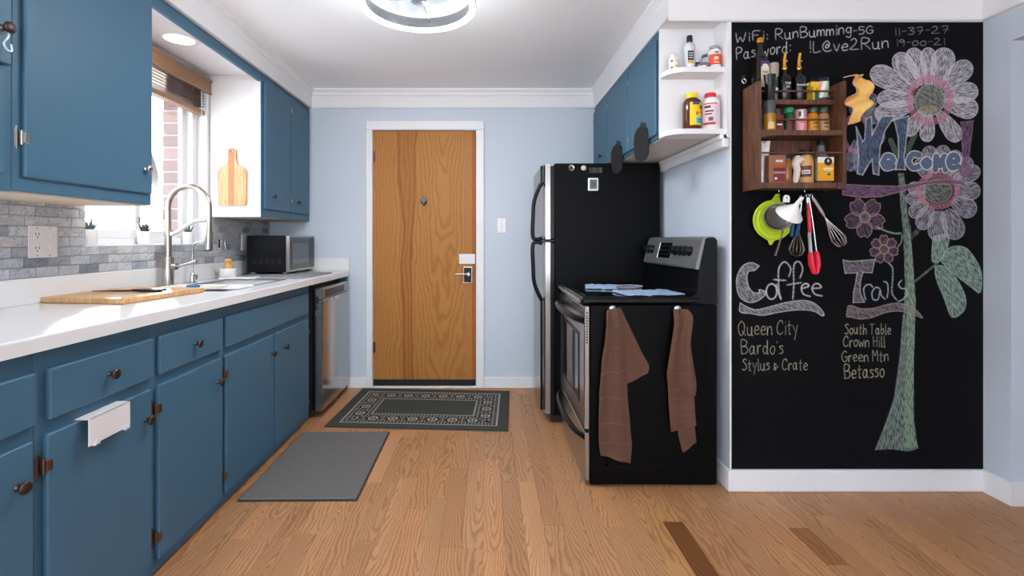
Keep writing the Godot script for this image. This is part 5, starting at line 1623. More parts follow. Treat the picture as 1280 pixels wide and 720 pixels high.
func chalk_picture() -> ImageTexture:
	grain = noise_of(81, 0.33, 2)
	hatch = noise_of(82, 0.30, 2)
	var cloud := noise_of(83, 0.004, 4)
	cd.resize(CW * CH * 3)
	for y in CH:
		for x in CW:
			var n := cloud.get_noise_2d(x, y * 1.5) * 0.012
			var i := (y * CW + x) * 3
			cd[i] = int(255 * (0.055 + n))
			cd[i + 1] = int(255 * (0.057 + n))
			cd[i + 2] = int(255 * (0.067 + n * 1.2))
	var wh := Color(0.80, 0.79, 0.80)
	var gy := Color(0.66, 0.64, 0.67)
	var cream := Color(0.72, 0.69, 0.60)
	var pink := Color(0.72, 0.47, 0.55)
	var green := Color(0.55, 0.65, 0.55)
	var slate := Color(0.36, 0.42, 0.52)
	var plum := Color(0.47, 0.36, 0.47)
	var tan_ := Color(0.66, 0.53, 0.50)
	# trunk and leaves
	var trunk := zp([207.5, 190, 215, 190, 219, 237, 224, 279, 227, 312, 230, 352, 229, 369, 227, 439, 226, 491, 229, 522, 233, 536, 220, 540, 200, 537, 179, 538, 191, 508, 203, 473, 210, 421, 214, 369, 216, 332, 215, 297, 214, 267, 211, 237], 915, 28, 1)
	fill(trunk, Color(0.52, 0.58, 0.54), 0.76, 1.5)
	fill(zp([222, 240, 226, 300, 229, 352, 227, 439, 228, 500, 232, 534, 216, 536, 215, 480, 219, 400, 218, 330], 915, 28, 1), green, 0.5, 1.5)
	stroke(zp([179, 538, 191, 508, 203, 473, 210, 421, 214, 369], 915, 28, 1), 2.2, gy, 0.5)
	stroke(zp([415, 535, 470, 490, 530, 440], 1040, 220, 4), 3.0, green, 0.75)
	stroke(zp([390, 320, 420, 290, 450, 250], 1040, 220, 4), 6.0, Color(0.5, 0.5, 0.5), 0.5)
	var leaves := [[540, 430, 580, 370, 650, 360, 700, 400, 745, 490, 740, 590, 690, 560, 600, 490], [515, 460, 560, 460, 620, 520, 665, 610, 660, 680, 600, 715, 560, 620, 520, 520], [505, 310, 580, 300, 575, 370, 540, 430, 500, 430]]
	for i in 3:
		var lf := zp(leaves[i], 1040, 220, 4)
		lf.append(lf[0])
		lf = curve(lf, 4)
		lf.pop_back()
		fill(lf, Color(0.58, 0.68, 0.62), 0.80, 0.8 + i * 0.4)
		lf.append(lf[0])
		stroke(lf, 1.6, Color(0.60, 0.68, 0.66), 0.8)
	# lower pale flower
	var c2 := Vector2(1172 - 915, 240 - 28)
	for t in [[1224, 212, 20], [1225, 240, 22], [1219, 268, 24], [1198, 300, 26], [1172, 303, 24], [1150, 288, 20], [1138, 272, 18], [1133, 252, 16], [1135, 236, 16], [1147, 200, 18], [1160, 184, 20], [1180, 183, 20], [1198, 190, 20], [1214, 200, 20]]:
		petal(c2, Vector2(t[0] - 915, t[1] - 28), t[2], Color(0.66, 0.64, 0.68), 0.66, 0.4)
	stroke(ell(c2.x, c2.y, 24, 20), 8.0, pink, 0.55)
	fill(ell(c2.x, c2.y, 17, 14), Color(0.56, 0.57, 0.54), 0.65, 0.5)
	stroke(ell(c2.x, c2.y, 18, 15), 1.8, Color(0.62, 0.66, 0.58), 0.8)
	# left flower half hidden by the rack
	for t in [[1068, 128, 16], [1078, 112, 14], [1092, 118, 16], [1100, 140, 20], [1062, 215, 16], [1076, 218, 18], [1104, 178, 20]]:
		petal(Vector2(1074 - 915, 160 - 28), Vector2(t[0] - 915, t[1] - 28), t[2], Color(0.52, 0.53, 0.59), 0.66, 0.3)
	stroke(ell(1070 - 915, 168 - 28, 16, 22), 7.0, pink, 0.5)
	# upper big flower
	var c1 := Vector2(1162 - 915, 126 - 28)
	for t in [[1089, 88, 27], [1120, 68, 25], [1139, 61, 23], [1160, 60, 20], [1184, 61, 28], [1213, 79, 25], [1222, 113, 24], [1222, 139, 26], [1199, 177, 21], [1158, 178, 18], [1133, 170, 18], [1094, 146, 24], [1097, 124, 22]]:
		petal(c1, Vector2(t[0] - 915, t[1] - 28), t[2], Color(0.76, 0.74, 0.77), 0.80, 0.3)
	stroke(ell(c1.x, c1.y, 25, 27), 10.0, pink, 0.5)
	fill(ell(c1.x, c1.y, 17, 19, 0.3), Color(0.53, 0.55, 0.52), 0.85, 0.9)
	fill(ell(c1.x - 1, c1.y + 11, 12, 5), Color(0.66, 0.57, 0.47), 0.6, 0.3)
	stroke(ell(c1.x, c1.y, 18, 20, 0.3), 2.4, Color(0.67, 0.70, 0.64), 0.85)
	# welcome
	var big := zp([120, 175, 170, 290, 185, 270, 195, 120, 235, 100, 240, 240, 310, 100, 410, 95, 340, 200, 300, 330, 290, 540, 250, 530, 240, 420, 190, 500, 170, 540, 130, 530, 140, 400, 130, 280], 1050, 130, 6)
	var el := zp([405, 125, 515, 95, 500, 250, 480, 400, 490, 500, 415, 500, 440, 400, 435, 250], 1050, 130, 6)
	stroke(zp([380, 280, 425, 385], 1050, 130, 6), 7.0, green, 0.6)
	stroke(zp([560, 240, 500, 370], 1050, 130, 6), 7.0, green, 0.6)
	for p in [big, el]:
		fill(p, Color(0.10, 0.11, 0.14), 0.9)
		fill(p, slate, 0.75, 1.3)
		p.append(p[0])
		stroke(p, 1.8, wh, 0.85)
	for a in [[320, 450, 395, 440, 385, 405, 345, 400, 325, 450, 345, 485, 395, 475], [590, 390, 545, 385, 515, 435, 545, 485, 595, 475], [650, 425, 625, 450, 650, 478, 675, 450, 650, 425], [715, 500, 722, 400, 750, 470, 782, 400, 790, 500], [815, 440, 880, 435, 870, 395, 835, 395, 815, 440, 835, 485, 885, 475]]:
		var lp := curve(zp(a, 1050, 130, 6), 3)
		stroke(lp, 9.8, wh, 0.85)
		stroke(lp, 6.4, Color(0.10, 0.11, 0.14), 0.95)
		stroke(lp, 6.2, slate, 0.85)
	var ex := zp([905, 140, 1000, 130, 965, 440, 920, 430], 1050, 130, 6)
	fill(ex, plum, 0.85, 1.5)
	ex.append(ex[0])
	stroke(ex, 1.3, tan_, 0.6)
	fill(ell(1050 + 940 / 6.0 - 915, 130 + 505 / 6.0 - 28, 8.6, 8.6), Color(0.46, 0.33, 0.43), 0.9)
	var rib := zp([20, 610, 200, 620, 440, 625, 640, 590, 800, 570, 920, 590, 975, 640, 900, 612, 780, 607, 640, 612, 480, 660, 300, 705, 150, 710, 20, 690], 1050, 130, 6)
	fill(rib, Color(0.13, 0.11, 0.14), 0.9)
	fill(rib, plum, 0.85, 0.0)
	rib.append(rib[0])
	stroke(rib, 1.5, tan_, 0.85)
	# two small flowers with heart shaped petals
	for f in [[1081, 273.3, 15.0, 11.5, 5, 0.35, 6.8], [1105, 313.6, 12.0, 6.6, 7, 0.2, 5.6]]:
		var c := Vector2(f[0] - 915, f[1] - 28)
		for k in f[4]:
			var a: float = TAU * k / f[4] + f[5]
			var pc: Vector2 = c + Vector2(cos(a), sin(a)) * f[2]
			var pp := []
			for q in 15:
				var b := TAU * q / 14.0
				var rr: float = f[3] * (1.0 - 0.28 * maxf(0.0, cos(b * 1.0)) * maxf(0.0, cos(b * 4.0)))
				pp.append(pc + Vector2(cos(b) * rr, sin(b) * rr * 0.86).rotated(a))
			fill(pp, Color(0.43, 0.34, 0.42), 0.62, a)
			stroke(pp, 1.4, tan_, 0.85)
		fill(ell(c.x, c.y, f[6], f[6]), Color(0.40, 0.42, 0.38), 0.8)
		stroke(ell(c.x, c.y, f[6], f[6]), 1.4, tan_, 0.85)
	stroke(curve(zp([400, 325, 480, 362, 560, 385, 620, 385], 1040, 240, 7.2), 4), 2.4, Color(0.62, 0.68, 0.60), 0.8)
	stroke(curve(zp([590, 510, 625, 460, 630, 400], 1040, 240, 7.2), 4), 1.8, Color(0.62, 0.68, 0.60), 0.8)
	# coffee and trails
	var cc := zp([305, 130, 235, 95, 160, 105, 100, 155, 60, 240, 50, 330, 65, 430, 110, 505, 200, 545, 300, 520, 380, 450, 370, 415, 305, 400, 310, 430, 250, 435, 200, 390, 175, 320, 170, 240, 190, 190, 255, 180], 915, 320, 9)
	var wv := zp([95, 550, 150, 585, 260, 625, 400, 600, 600, 545, 800, 520, 920, 550, 1000, 620, 1035, 680, 1010, 695, 950, 655, 850, 630, 700, 630, 500, 660, 350, 690, 220, 670, 90, 650], 915, 320, 9)
	var tt := zp([70, 95, 150, 110, 390, 90, 360, 225, 270, 220, 245, 300, 240, 420, 285, 520, 170, 525, 175, 420, 200, 300, 210, 225, 90, 230], 1045, 315, 8)
	var w2 := zp([120, 560, 160, 555, 250, 585, 380, 580, 500, 545, 600, 530, 700, 545, 790, 590, 865, 675, 810, 660, 720, 625, 600, 610, 480, 630, 360, 675, 240, 690, 150, 670, 105, 660], 1045, 315, 8)
	for p in [[cc, Color(0.62, 0.61, 0.61)], [wv, Color(0.62, 0.61, 0.61)], [tt, Color(0.52, 0.48, 0.52)], [w2, Color(0.52, 0.49, 0.49)]]:
		p[0].append(p[0][0])
		var oc: Array = curve(p[0], 4) if p[0].size() != 14 else p[0].duplicate()
		oc.pop_back()
		fill(oc, p[1], 0.72, 0.7)
		oc.append(oc[0])
		p[0].clear()
		p[0].append_array(oc)
		stroke(p[0], 1.4, wh if p[0] != w2 else tan_, 0.8)
	stroke(ell(915 + 445 / 9.0 - 915, 320 + 420 / 9.0 - 28, 6.6, 9.6), 2.2, wh, 0.85)
	for a in [[500, 340, 520, 430, 550, 505], [640, 250, 660, 160, 600, 85, 545, 120, 522, 200, 528, 400, 550, 505], [470, 285, 605, 295], [765, 265, 795, 170, 765, 90, 715, 90, 692, 160, 695, 330, 685, 505], [620, 345, 775, 320], [790, 385, 860, 362, 850, 335, 810, 335, 780, 380, 805, 450, 880, 475], [905, 385, 1000, 375, 975, 335, 930, 335, 900, 385, 935, 450, 1015, 470]]:
		stroke(curve(zp(a, 915, 320, 9), 4), 2.2, wh, 0.85)
	for a in [[295, 495, 275, 400, 300, 350, 345, 345, 365, 370], [435, 385, 400, 370, 360, 420, 370, 490, 420, 490, 440, 400, 450, 450, 490, 490], [478, 312, 512, 330, 520, 400, 510, 475], [530, 130, 565, 180, 565, 300, 560, 430, 605, 495], [655, 300, 625, 340, 650, 380, 700, 390, 705, 440, 670, 490, 620, 515]]:
		stroke(curve(zp(a, 1045, 315, 8), 4), 2.0, Color(0.66, 0.70, 0.75), 0.85)
	# lists and the lines at the top
	chalk_text("WiFi:", 920, 53, 962, 49, 11, wh, 1.5)
	chalk_text("RunBumming", 969, 50, 1066, 42, 13, wh, 1.5)
	chalk_text("-5G", 1066, 43, 1093, 42.5, 9.5, wh, 1.4)
	chalk_text("Password:", 920, 75, 990, 65, 14, wh, 1.5)
	chalk_text("!L@ve2Run", 1011, 66, 1113, 60, 14, wh, 1.6)
	chalk_text("11-37-27", 1118, 44.5, 1188, 41, 9, gy, 1.3, 0.7)
	chalk_text("19-00-21", 1120, 58, 1183, 56, 8.5, gy, 1.2, 0.65)
	chalk_text("Queen City", 923, 422, 999, 420, 18, cream, 1.2)
	chalk_text("Bardo's", 926, 445, 981, 445, 17, cream, 1.2)
	chalk_text("Stylus & Crate", 928, 465.5, 1011, 465, 14, cream, 1.2)
	chalk_text("South Table", 1056, 420, 1115, 420, 12.5, cream, 1.2)
	chalk_text("Crown Hill", 1054, 436, 1108, 436, 13.5, cream, 1.2)
	chalk_text("Green Mtn", 1052, 455, 1112, 454, 13.5, cream, 1.2)
	chalk_text("Betasso", 1055, 476, 1107, 474, 17, cream, 1.4)
	for k in 60:
		var p := Vector2(rng.randf_range(4, 310), rng.randf_range(4, 558))
		stroke([p, p + Vector2(rng.randf_range(-1, 1), rng.randf_range(0, 1.2))], 0.7, gy, 0.4)
	return ImageTexture.create_from_image(Image.create_from_data(CW, CH, false, Image.FORMAT_RGB8, cd))

func lath(parent, called, prof: Array, m, seg = 26, label = "", ex = 1.0, y := 0.0) -> MeshInstance3D:
	var q := MB.new()
	var p := []
	for i in range(0, prof.size(), 2): p.append(Vector2(prof[i], prof[i + 1] + y))
	q.lathe(p, seg, 0, TAU, ex)
	return pt(called, q, m, parent, label)

# part of a turned surface, as a label wrapped round a jar: angles in degrees, 90 looks at the camera
func band(parent, called, r: float, y0: float, y1: float, a0: float, a1: float, m, label = "") -> MeshInstance3D:
	var q := MB.new()
	q.lathe([Vector2(r, y0), Vector2(r, y1)], 16, deg_to_rad(a0), deg_to_rad(a1))
	return pt(called, q, m, parent, label)

func col(r, g, b, rough = 0.5) -> StandardMaterial3D:
	return mat(Color(r, g, b), rough)

func shelf_items():
	var zs := 2.325
	var Y := 1.9945
	var grp := "bottles on the upper open shelf"
	var red := col(0.80, 0.10, 0.12, 0.4)
	var yel := col(0.95, 0.78, 0.05, 0.4)
	var t := own("pill_bottle", "small white bottle with yellow bands on the upper shelf", "bottle", at(0.902, Y, zs), grp)
	lath(t, "body", [0, 0, 0.022, 0, 0.0235, 0.003, 0.0235, 0.055, 0.019, 0.062, 0, 0.062], M.porcelain)
	lath(t, "cap", [0, 0.061, 0.018, 0.061, 0.018, 0.078, 0.016, 0.080, 0, 0.080], M.plastic)
	for k in 2:
		band(t, "yellow_band", 0.0239, [0.012, 0.038][k], [0.020, 0.047][k], 20, 95, yel)
		band(t, "print", 0.0239, [0.006, 0.036][k], [0.013, 0.045][k], 118, 140, M.darkgrey)
	t = own("lotion_bottle", "tall clear bottle with a dark navy cap and black label", "bottle", at(0.980, Y, zs), grp)
	var cl := mat(Color(0.86, 0.87, 0.89), 0.2)
	lath(t, "body", [0, 0, 0.025, 0, 0.027, 0.004, 0.027, 0.11, 0.024, 0.125, 0.014, 0.134, 0.012, 0.138, 0, 0.138], cl, 28, "", 0.75)
	lath(t, "cap", [0, 0.136, 0.0135, 0.136, 0.0145, 0.140, 0.0135, 0.165, 0.011, 0.169, 0, 0.169], col(0.10, 0.11, 0.20, 0.4))
	pt("label", MB.new().box(Vector3(-0.016, 0.045, 0.0185), Vector3(0.012, 0.09, 0.0210)), col(0.13, 0.14, 0.16), t)
	pt("label_foot", MB.new().box(Vector3(-0.016, 0.03, 0.0185), Vector3(0.012, 0.045, 0.0209)), col(0.85, 0.66, 0.36), t)
	for k in 3: pt("print", MB.new().box(Vector3(-0.013, 0.055 + k * 0.011, 0.0209), Vector3(0.008, 0.0585 + k * 0.011, 0.0214)), M.plastic, t)
	t = own("travel_bottle", "short clear bottle with a dark label behind the round tin", "bottle", at(1.022, Y, 2.348), grp)
	lath(t, "body", [0, 0, 0.016, 0, 0.0165, 0.003, 0.0165, 0.055, 0.011, 0.062, 0.011, 0.078, 0, 0.078], cl)
	band(t, "label", 0.0168, 0.010, 0.045, 20, 160, col(0.15, 0.16, 0.19))
	t = own("round_tin", "flat round silver tin at the front of the upper shelf", "tin", at(1.036, Y, 2.302), grp)
	lath(t, "base", [0, 0, 0.031, 0, 0.032, 0.002, 0.032, 0.012, 0, 0.012], M.steel)
	lath(t, "lid", [0, 0.0225, 0.029, 0.0225, 0.0332, 0.019, 0.0332, 0.009], M.steel)
	t = own("jar", "small glass jar with a grey lid beside the orange labelled bottle", "jar", at(1.072, Y, 2.345), grp)
	lath(t, "body", [0, 0, 0.022, 0, 0.0235, 0.003, 0.0235, 0.064, 0.020, 0.068, 0, 0.068], col(0.80, 0.82, 0.84, 0.2))
	lath(t, "lid", [0, 0.082, 0.021, 0.082, 0.0225, 0.080, 0.0225, 0.067, 0, 0.067], col(0.42, 0.43, 0.43, 0.4))
	band(t, "label", 0.0239, 0.006, 0.022, 40, 95, col(0.10, 0.42, 0.65))
	t = own("pill_bottle", "white bottle with an orange label at the end of the upper shelf", "bottle", at(1.1235 - 0.031, Y, 2.308), grp)
	lath(t, "body", [0, 0, 0.026, 0, 0.0285, 0.004, 0.0285, 0.082, 0.023, 0.09, 0, 0.09], M.porcelain)
	lath(t, "cap", [0, 0.089, 0.0225, 0.089, 0.0225, 0.107, 0.021, 0.109, 0, 0.109], M.plastic)
	for k in 2: lath(t, "cap_band", [0.0228, 0.094 + k * 0.009, 0.0228, 0.098 + k * 0.009], M.darkgrey)
	var ol := band(t, "label", 0.0288, 0.016, 0.066, 10, 170, col(0.90, 0.30, 0.12))
	band(ol, "emblem", 0.0292, 0.038, 0.052, 78, 116, col(0.97, 0.88, 0.84))
	band(ol, "small_print", 0.0292, 0.024, 0.029, 70, 120, col(0.97, 0.80, 0.72))
	band(t, "print", 0.0288, 0.071, 0.077, 72, 112, M.darkgrey)
	Y = 1.7025
	grp = "bottles on the lower open shelf"
	zs = 2.3235
	t = own("vitamin_bottle", "amber vitamin bottle with a yellow cap and yellow label", "bottle", at(0.991, Y, zs), grp)
	t.scale = Vector3(0.9, 1, 0.9)
	lath(t, "body", [0, 0, 0.043, 0, 0.0475, 0.004, 0.0475, 0.128, 0.044, 0.142, 0.034, 0.152, 0.029, 0.156, 0, 0.156], mat(Color(0.33, 0.15, 0.06), 0.12), 36)
	lath(t, "cap", [0, 0.155, 0.030, 0.155, 0.0305, 0.157, 0.0305, 0.177, 0.028, 0.181, 0, 0.181], yel, 30)
	lath(t, "neck_ring", [0.0302, 0.150, 0.0302, 0.157], col(0.12, 0.08, 0.06))
	var l := band(t, "label", 0.0480, 0.020, 0.130, 25, 125, yel)
	band(l, "blue_print", 0.0484, 0.117, 0.130, 60, 108, col(0.20, 0.30, 0.42))
	band(l, "blue_box", 0.0484, 0.028, 0.057, 25, 88, col(0.40, 0.75, 0.90))
	band(l, "red_box", 0.0484, 0.098, 0.114, 25, 62, col(0.45, 0.10, 0.14))
	band(l, "print", 0.0484, 0.075, 0.086, 30, 60, col(0.86, 0.40, 0.10))
	band(l, "seal", 0.0484, 0.068, 0.083, 72, 88, col(0.45, 0.42, 0.35))
	for k in 2: band(l, "small_print", 0.0487, 0.034 + k * 0.010, 0.039 + k * 0.010, 32, 80, col(0.12, 0.32, 0.5))
	t = own("vitamin_bottle", "white vitamin bottle with a red cap and pink label", "bottle", at(1.079, Y, 2.322), grp)
	t.scale = Vector3(0.9, 1, 0.9)
	lath(t, "body", [0, 0, 0.044, 0, 0.0485, 0.005, 0.0485, 0.125, 0.044, 0.143, 0.032, 0.155, 0.028, 0.158, 0, 0.158], M.porcelain, 36)
	lath(t, "cap", [0, 0.157, 0.0285, 0.157, 0.029, 0.159, 0.029, 0.177, 0.027, 0.180, 0, 0.180], red, 30)
	l = band(t, "label", 0.0490, 0.020, 0.125, 20, 160, col(0.90, 0.80, 0.83))
	band(l, "red_band", 0.0494, 0.022, 0.033, 85, 160, col(0.75, 0.16, 0.24))
	band(l, "red_band", 0.0494, 0.120, 0.125, 70, 155, col(0.75, 0.16, 0.24))
	band(l, "print", 0.0494, 0.102, 0.112, 112, 150, M.darkgrey)
	band(l, "print", 0.0494, 0.083, 0.090, 95, 145, col(0.25, 0.18, 0.22))
	band(l, "print", 0.0494, 0.070, 0.076, 105, 148, col(0.25, 0.18, 0.22))
	band(l, "seal", 0.0494, 0.040, 0.058, 98, 125, col(0.35, 0.42, 0.25))
	band(l, "text_panel", 0.0494, 0.040, 0.112, 30, 80, col(0.83, 0.80, 0.82))
	for k in 2:
		var ph := own("pot_holder", ["black quilted pot holder on the wall cabinet knob nearest the shelves", "black quilted pot holder on the knob above the refrigerator"][k], "pot holder", at(0.8195, 1.79, [2.549, 3.027][k]), "pot holders on cabinet knobs")
		var m := MB.new()
		m.x = Transform3D(Basis(Vector3(0, 1, 0), PI / 2 + 0.5), Vector3.ZERO)
		var half := [Vector2(0.010, -0.012), Vector2(0.030, -0.022), Vector2(0.048, -0.05), Vector2(0.052, -0.09), Vector2(0.048, -0.13), Vector2(0.046, -0.165), Vector2(0.030, -0.19)]
		var full := [Vector2(-0.010, -0.012)]
		full = half.duplicate()
		full.append(Vector2(0, -0.196))
		for q in range(half.size() - 1, -1, -1): full.append(Vector2(-half[q].x, half[q].y))
		m.prism(full, -0.004, 0.004)
		pt("pad", m, col(0.075, 0.07, 0.09, 0.85), ph)
		m = MB.new()
		m.tube([Vector3(-0.003, 0.006, 0.0), Vector3(-0.004, -0.004, 0.002), Vector3(-0.002, -0.016, 0.0)], 0.003, 6)
		pt("loop", m, M.blackmat, ph)
		m = MB.new()
		m.x = Transform3D(Basis(Vector3(0, 1, 0), PI / 2 + 0.5), Vector3.ZERO)
		m.tube([Vector3(-0.030, -0.105, 0.005), Vector3(-0.030, -0.135, 0.005)], 0.003, 6)
		pt("label_tag", m, M.plastic, ph)

func spice_rack():
	var x0 := 1.191
	var x1 := 1.581
	var zf := 2.111
	var zb := 2.2365
	var t := th("spice_rack", "dark walnut wall rack with three shelves on the chalkboard", "spice rack", at(1.386, 1.40, 2.18))
	for x in [[x0, x0 + 0.016], [x1 - 0.016, x1]]:
		pt("side_panel", MB.new().b(x[0], x[1], 1.40, 1.875, zf, zb, 0.001), M.walnut, t)
	for x in [[x0 + 0.016, x0 + 0.020], [x1 - 0.038, x1 - 0.016]]:
		pt("face_strip", MB.new().b(x[0], x[1], 1.40, 1.428, zf, zf + 0.010, 0.001), M.walnut, t)
	pt("back_panel", MB.new().b(x0 + 0.016, x1 - 0.016, 1.41, 1.80, zb - 0.006, zb), M.walnut, t)
	pt("shelf_board", MB.new().b(x0 + 0.016, x1 - 0.016, 1.404, 1.429, zf + 0.010, zb - 0.006, 0.001), M.walnut, t)
	pt("shelf_board", MB.new().b(x0 + 0.016, x1 - 0.016, 1.636, 1.659, zf + 0.002, zb - 0.006, 0.001), M.walnut, t)
	pt("shelf_board", MB.new().b(x0 + 0.016, x1 - 0.016, 1.786, 1.807, 2.160, zb - 0.006, 0.001), M.walnut, t)
	for r in [[1.847, 2.166], [1.719, 2.167], [1.560, 2.117]]:
		pt("rail", MB.new().tube([at(x0 + 0.014, r[0], r[1]), at(x1 - 0.014, r[0], r[1])], 0.004, 8), M.walnut, t)
	# top shelf
	var g := "bottles and boxes on the top rack shelf"
	var Y := 1.8075
	var gold := mat(Color(0.85, 0.62, 0.25), 0.25, 1.0)
	var b := own("oil_bottle", "tall dark oil bottle with gold cap and purple label", "bottle", at(1.248, Y, 2.197), g)
	pt("body", MB.new().box(Vector3(-0.027, 0, -0.027), Vector3(0.027, 0.20, 0.027), 0.006), mat(Color(0.10, 0.10, 0.07), 0.08), b)
	lath(b, "neck", [0.027, 0.198, 0.024, 0.208, 0.0145, 0.222, 0.012, 0.24, 0.012, 0.272, 0, 0.272], mat(Color(0.10, 0.10, 0.07), 0.08))
	lath(b, "cap", [0, 0.268, 0.0155, 0.268, 0.0158, 0.270, 0.0158, 0.288, 0.014, 0.290, 0, 0.290], gold)
	pt("label", MB.new().box(Vector3(-0.010, 0.06, 0.027), Vector3(0.027, 0.150, 0.0275)), col(0.78, 0.72, 0.62), b)
	pt("label_top", MB.new().box(Vector3(-0.010, 0.150, 0.027), Vector3(0.027, 0.178, 0.0275)), col(0.28, 0.16, 0.36), b)
	pt("arch", MB.new().lathe([Vector2(0, 0.0276), Vector2(0.015, 0.0276)], 16), col(0.84, 0.80, 0.74), b).transform = Transform3D(Basis(Vector3(1, 0, 0), PI / 2), Vector3(0.0085, 0.150, 0.0005))
	for k in 2: pt("print", MB.new().box(Vector3(-0.005, 0.125 - k * 0.014, 0.0275), Vector3(0.022, 0.129 - k * 0.014, 0.0279)), col(0.3, 0.25, 0.2), b)
	b = own("grinder", "glass salt grinder with a clear ridged top", "grinder", at(1.305, Y, 2.196), g)
	lath(b, "body", [0, 0, 0.021, 0, 0.022, 0.003, 0.022, 0.10, 0.018, 0.108, 0, 0.108], col(0.44, 0.47, 0.43, 0.15))
	lath(b, "head", [0, 0.107, 0.020, 0.107, 0.0245, 0.115, 0.026, 0.160, 0.0245, 0.172, 0.022, 0.173, 0, 0.172], col(0.62, 0.58, 0.50, 0.25))
	band(b, "label", 0.0224, 0.03, 0.095, 20, 120, col(0.12, 0.24, 0.19))
	band(b, "print", 0.0227, 0.045, 0.058, 40, 85, M.plastic)
	var grpb := "black pourer bottles"
	for k in 2:
		b = own("pourer_bottle", ["black oil bottle with gold pourer beside the grinder", "black oil bottle with gold pourer beside the yellow box"][k], "bottle", at([1.361, 1.428][k], Y, 2.2003), g)
		lath(b, "body", [0, 0, 0.027, 0, 0.0300, 0.004, 0.0300, 0.098, 0.027, 0.112, 0.014, 0.124, 0.0105, 0.132, 0.0105, 0.150, 0, 0.150], mat(Color(0.03, 0.03, 0.038), 0.25), 30)
		lath(b, "collar", [0, 0.146, 0.0125, 0.146, 0.0135, 0.150, 0.0125, 0.160, 0.009, 0.164, 0, 0.164], gold)
		pt("spout", MB.new().tube([Vector3(0, 0.160, 0), Vector3(0, 0.19, 0.0), Vector3(0.003, 0.222, 0.004)], [0.0095, 0.0082, 0.0068], 10), gold, b)
		pt("valve", MB.new().tube([Vector3(0.004, 0.185, 0.0), Vector3(0.013, 0.187, 0.002)], 0.0045, 8), M.chrome, b)
		var w := words(b, ["Soya\nOil", "Avocado Oil"][k], 0.0105 if k == 0 else 0.009, Vector3(0.0, 0.07, 0.0296), Vector3.ZERO, M.plastic)
		w.scale = Vector3(0.8, 1, 1)
	b = own("tea_box", "yellow and green carton on the top rack shelf", "carton", at(1.483, Y, 2.195), g)
	pt("carton", MB.new().box(Vector3(-0.018, 0, -0.022), Vector3(0.018, 0.085, 0.022), 0.001), col(0.90, 0.70, 0.10), b)
	pt("green_panel", MB.new().box(Vector3(0.0, 0.001, 0.022), Vector3(0.018, 0.040, 0.0225)), col(0.07, 0.36, 0.28), b)
	pt("olive_panel", MB.new().box(Vector3(-0.018, 0.001, 0.022), Vector3(-0.009, 0.062, 0.0225)), col(0.45, 0.45, 0.14), b)
	pt("leaf_print", MB.new().prism([Vector2(0.004, 0.048), Vector2(0.014, 0.048), Vector2(0.009, 0.062)], 0.022, 0.0226), col(0.70, 0.48, 0.06), b)
	var top := MB.new()
	top.prism([Vector2(-0.018, 0.085), Vector2(0.018, 0.085), Vector2(0.018, 0.116), Vector2(0.010, 0.098)], -0.020, -0.017)
	pt("open_flap", top, col(0.16, 0.24, 0.19), b)
	b = own("striped_tin", "tin with pastel diagonal stripes and dark rim on the top rack shelf", "tin", at(1.5325, Y, 2.2002), g)
	lath(b, "body", [0, 0, 0.0275, 0, 0.0285, 0.003, 0.0295, 0.088, 0, 0.088], col(0.86, 0.84, 0.80), 34)
	lath(b, "rim", [0, 0.105, 0.028, 0.105, 0.0302, 0.102, 0.0302, 0.087, 0, 0.087], col(0.10, 0.12, 0.22, 0.3), 34)
	lath(b, "base_band", [0.0289, 0.002, 0.0291, 0.014], col(0.20, 0.16, 0.24), 34)
	var sc := [col(0.86, 0.62, 0.54), col(0.92, 0.90, 0.86), col(0.60, 0.76, 0.62), col(0.58, 0.46, 0.62), col(0.86, 0.62, 0.54)]
	for k in 5:
		var sq := MB.new()
		for j in 8:
			var ya := 0.014 + j * 0.009
			var yb := ya + 0.009
			for s in 4:
				var a0 := deg_to_rad(150.0 - k * 30.0 - j * 5.0 + s * 6.5)
				var a1 := a0 + deg_to_rad(6.5)
				var r0 := 0.0292 + 0.001 * j / 8.0
				sq.tri(Vector3(cos(a0) * r0, ya, sin(a0) * r0), Vector3(cos(a1) * r0, ya, sin(a1) * r0), Vector3(cos(a1 - 0.087) * r0, yb, sin(a1 - 0.087) * r0), Vector3(cos(a0), 0, sin(a0)), Vector3(cos(a1), 0, sin(a1)), Vector3(cos(a1), 0, sin(a1)))
				sq.tri(Vector3(cos(a0) * r0, ya, sin(a0) * r0), Vector3(cos(a1 - 0.087) * r0, yb, sin(a1 - 0.087) * r0), Vector3(cos(a0 - 0.087) * r0, yb, sin(a0 - 0.087) * r0), Vector3(cos(a0), 0, sin(a0)), Vector3(cos(a1), 0, sin(a1)), Vector3(cos(a0), 0, sin(a0)))
		pt("stripe", sq, sc[k], b)
	# middle shelf
	g = "jars on the middle rack shelf"
	Y = 1.6595
	b = own("vinegar_bottle", "tall glass bottle with black neck and yellow oil at the rack's left", "bottle", at(1.257, Y, 2.1355), g)
	lath(b, "body", [0, 0, 0.023, 0, 0.0245, 0.003, 0.0245, 0.068, 0.0245, 0.075, 0, 0.075], mat(Color(0.62, 0.44, 0.08), 0.08), 28)
	lath(b, "shoulder", [0.0245, 0.075, 0.0245, 0.125, 0.023, 0.135, 0, 0.135], mat(Color(0.27, 0.29, 0.30), 0.08), 28)
	lath(b, "sleeve", [0.0235, 0.133, 0.0215, 0.145, 0.0185, 0.175, 0.0195, 0.21, 0.024, 0.245, 0.024, 0.249, 0, 0.249], mat(Color(0.06, 0.065, 0.075), 0.25), 28)
	band(b, "label", 0.0248, 0.006, 0.036, 70, 135, col(0.80, 0.72, 0.48))
	b = own("spice_box", "red spice carton with a black stripe on the middle rack shelf", "carton", at(1.331, Y, 2.201), g)
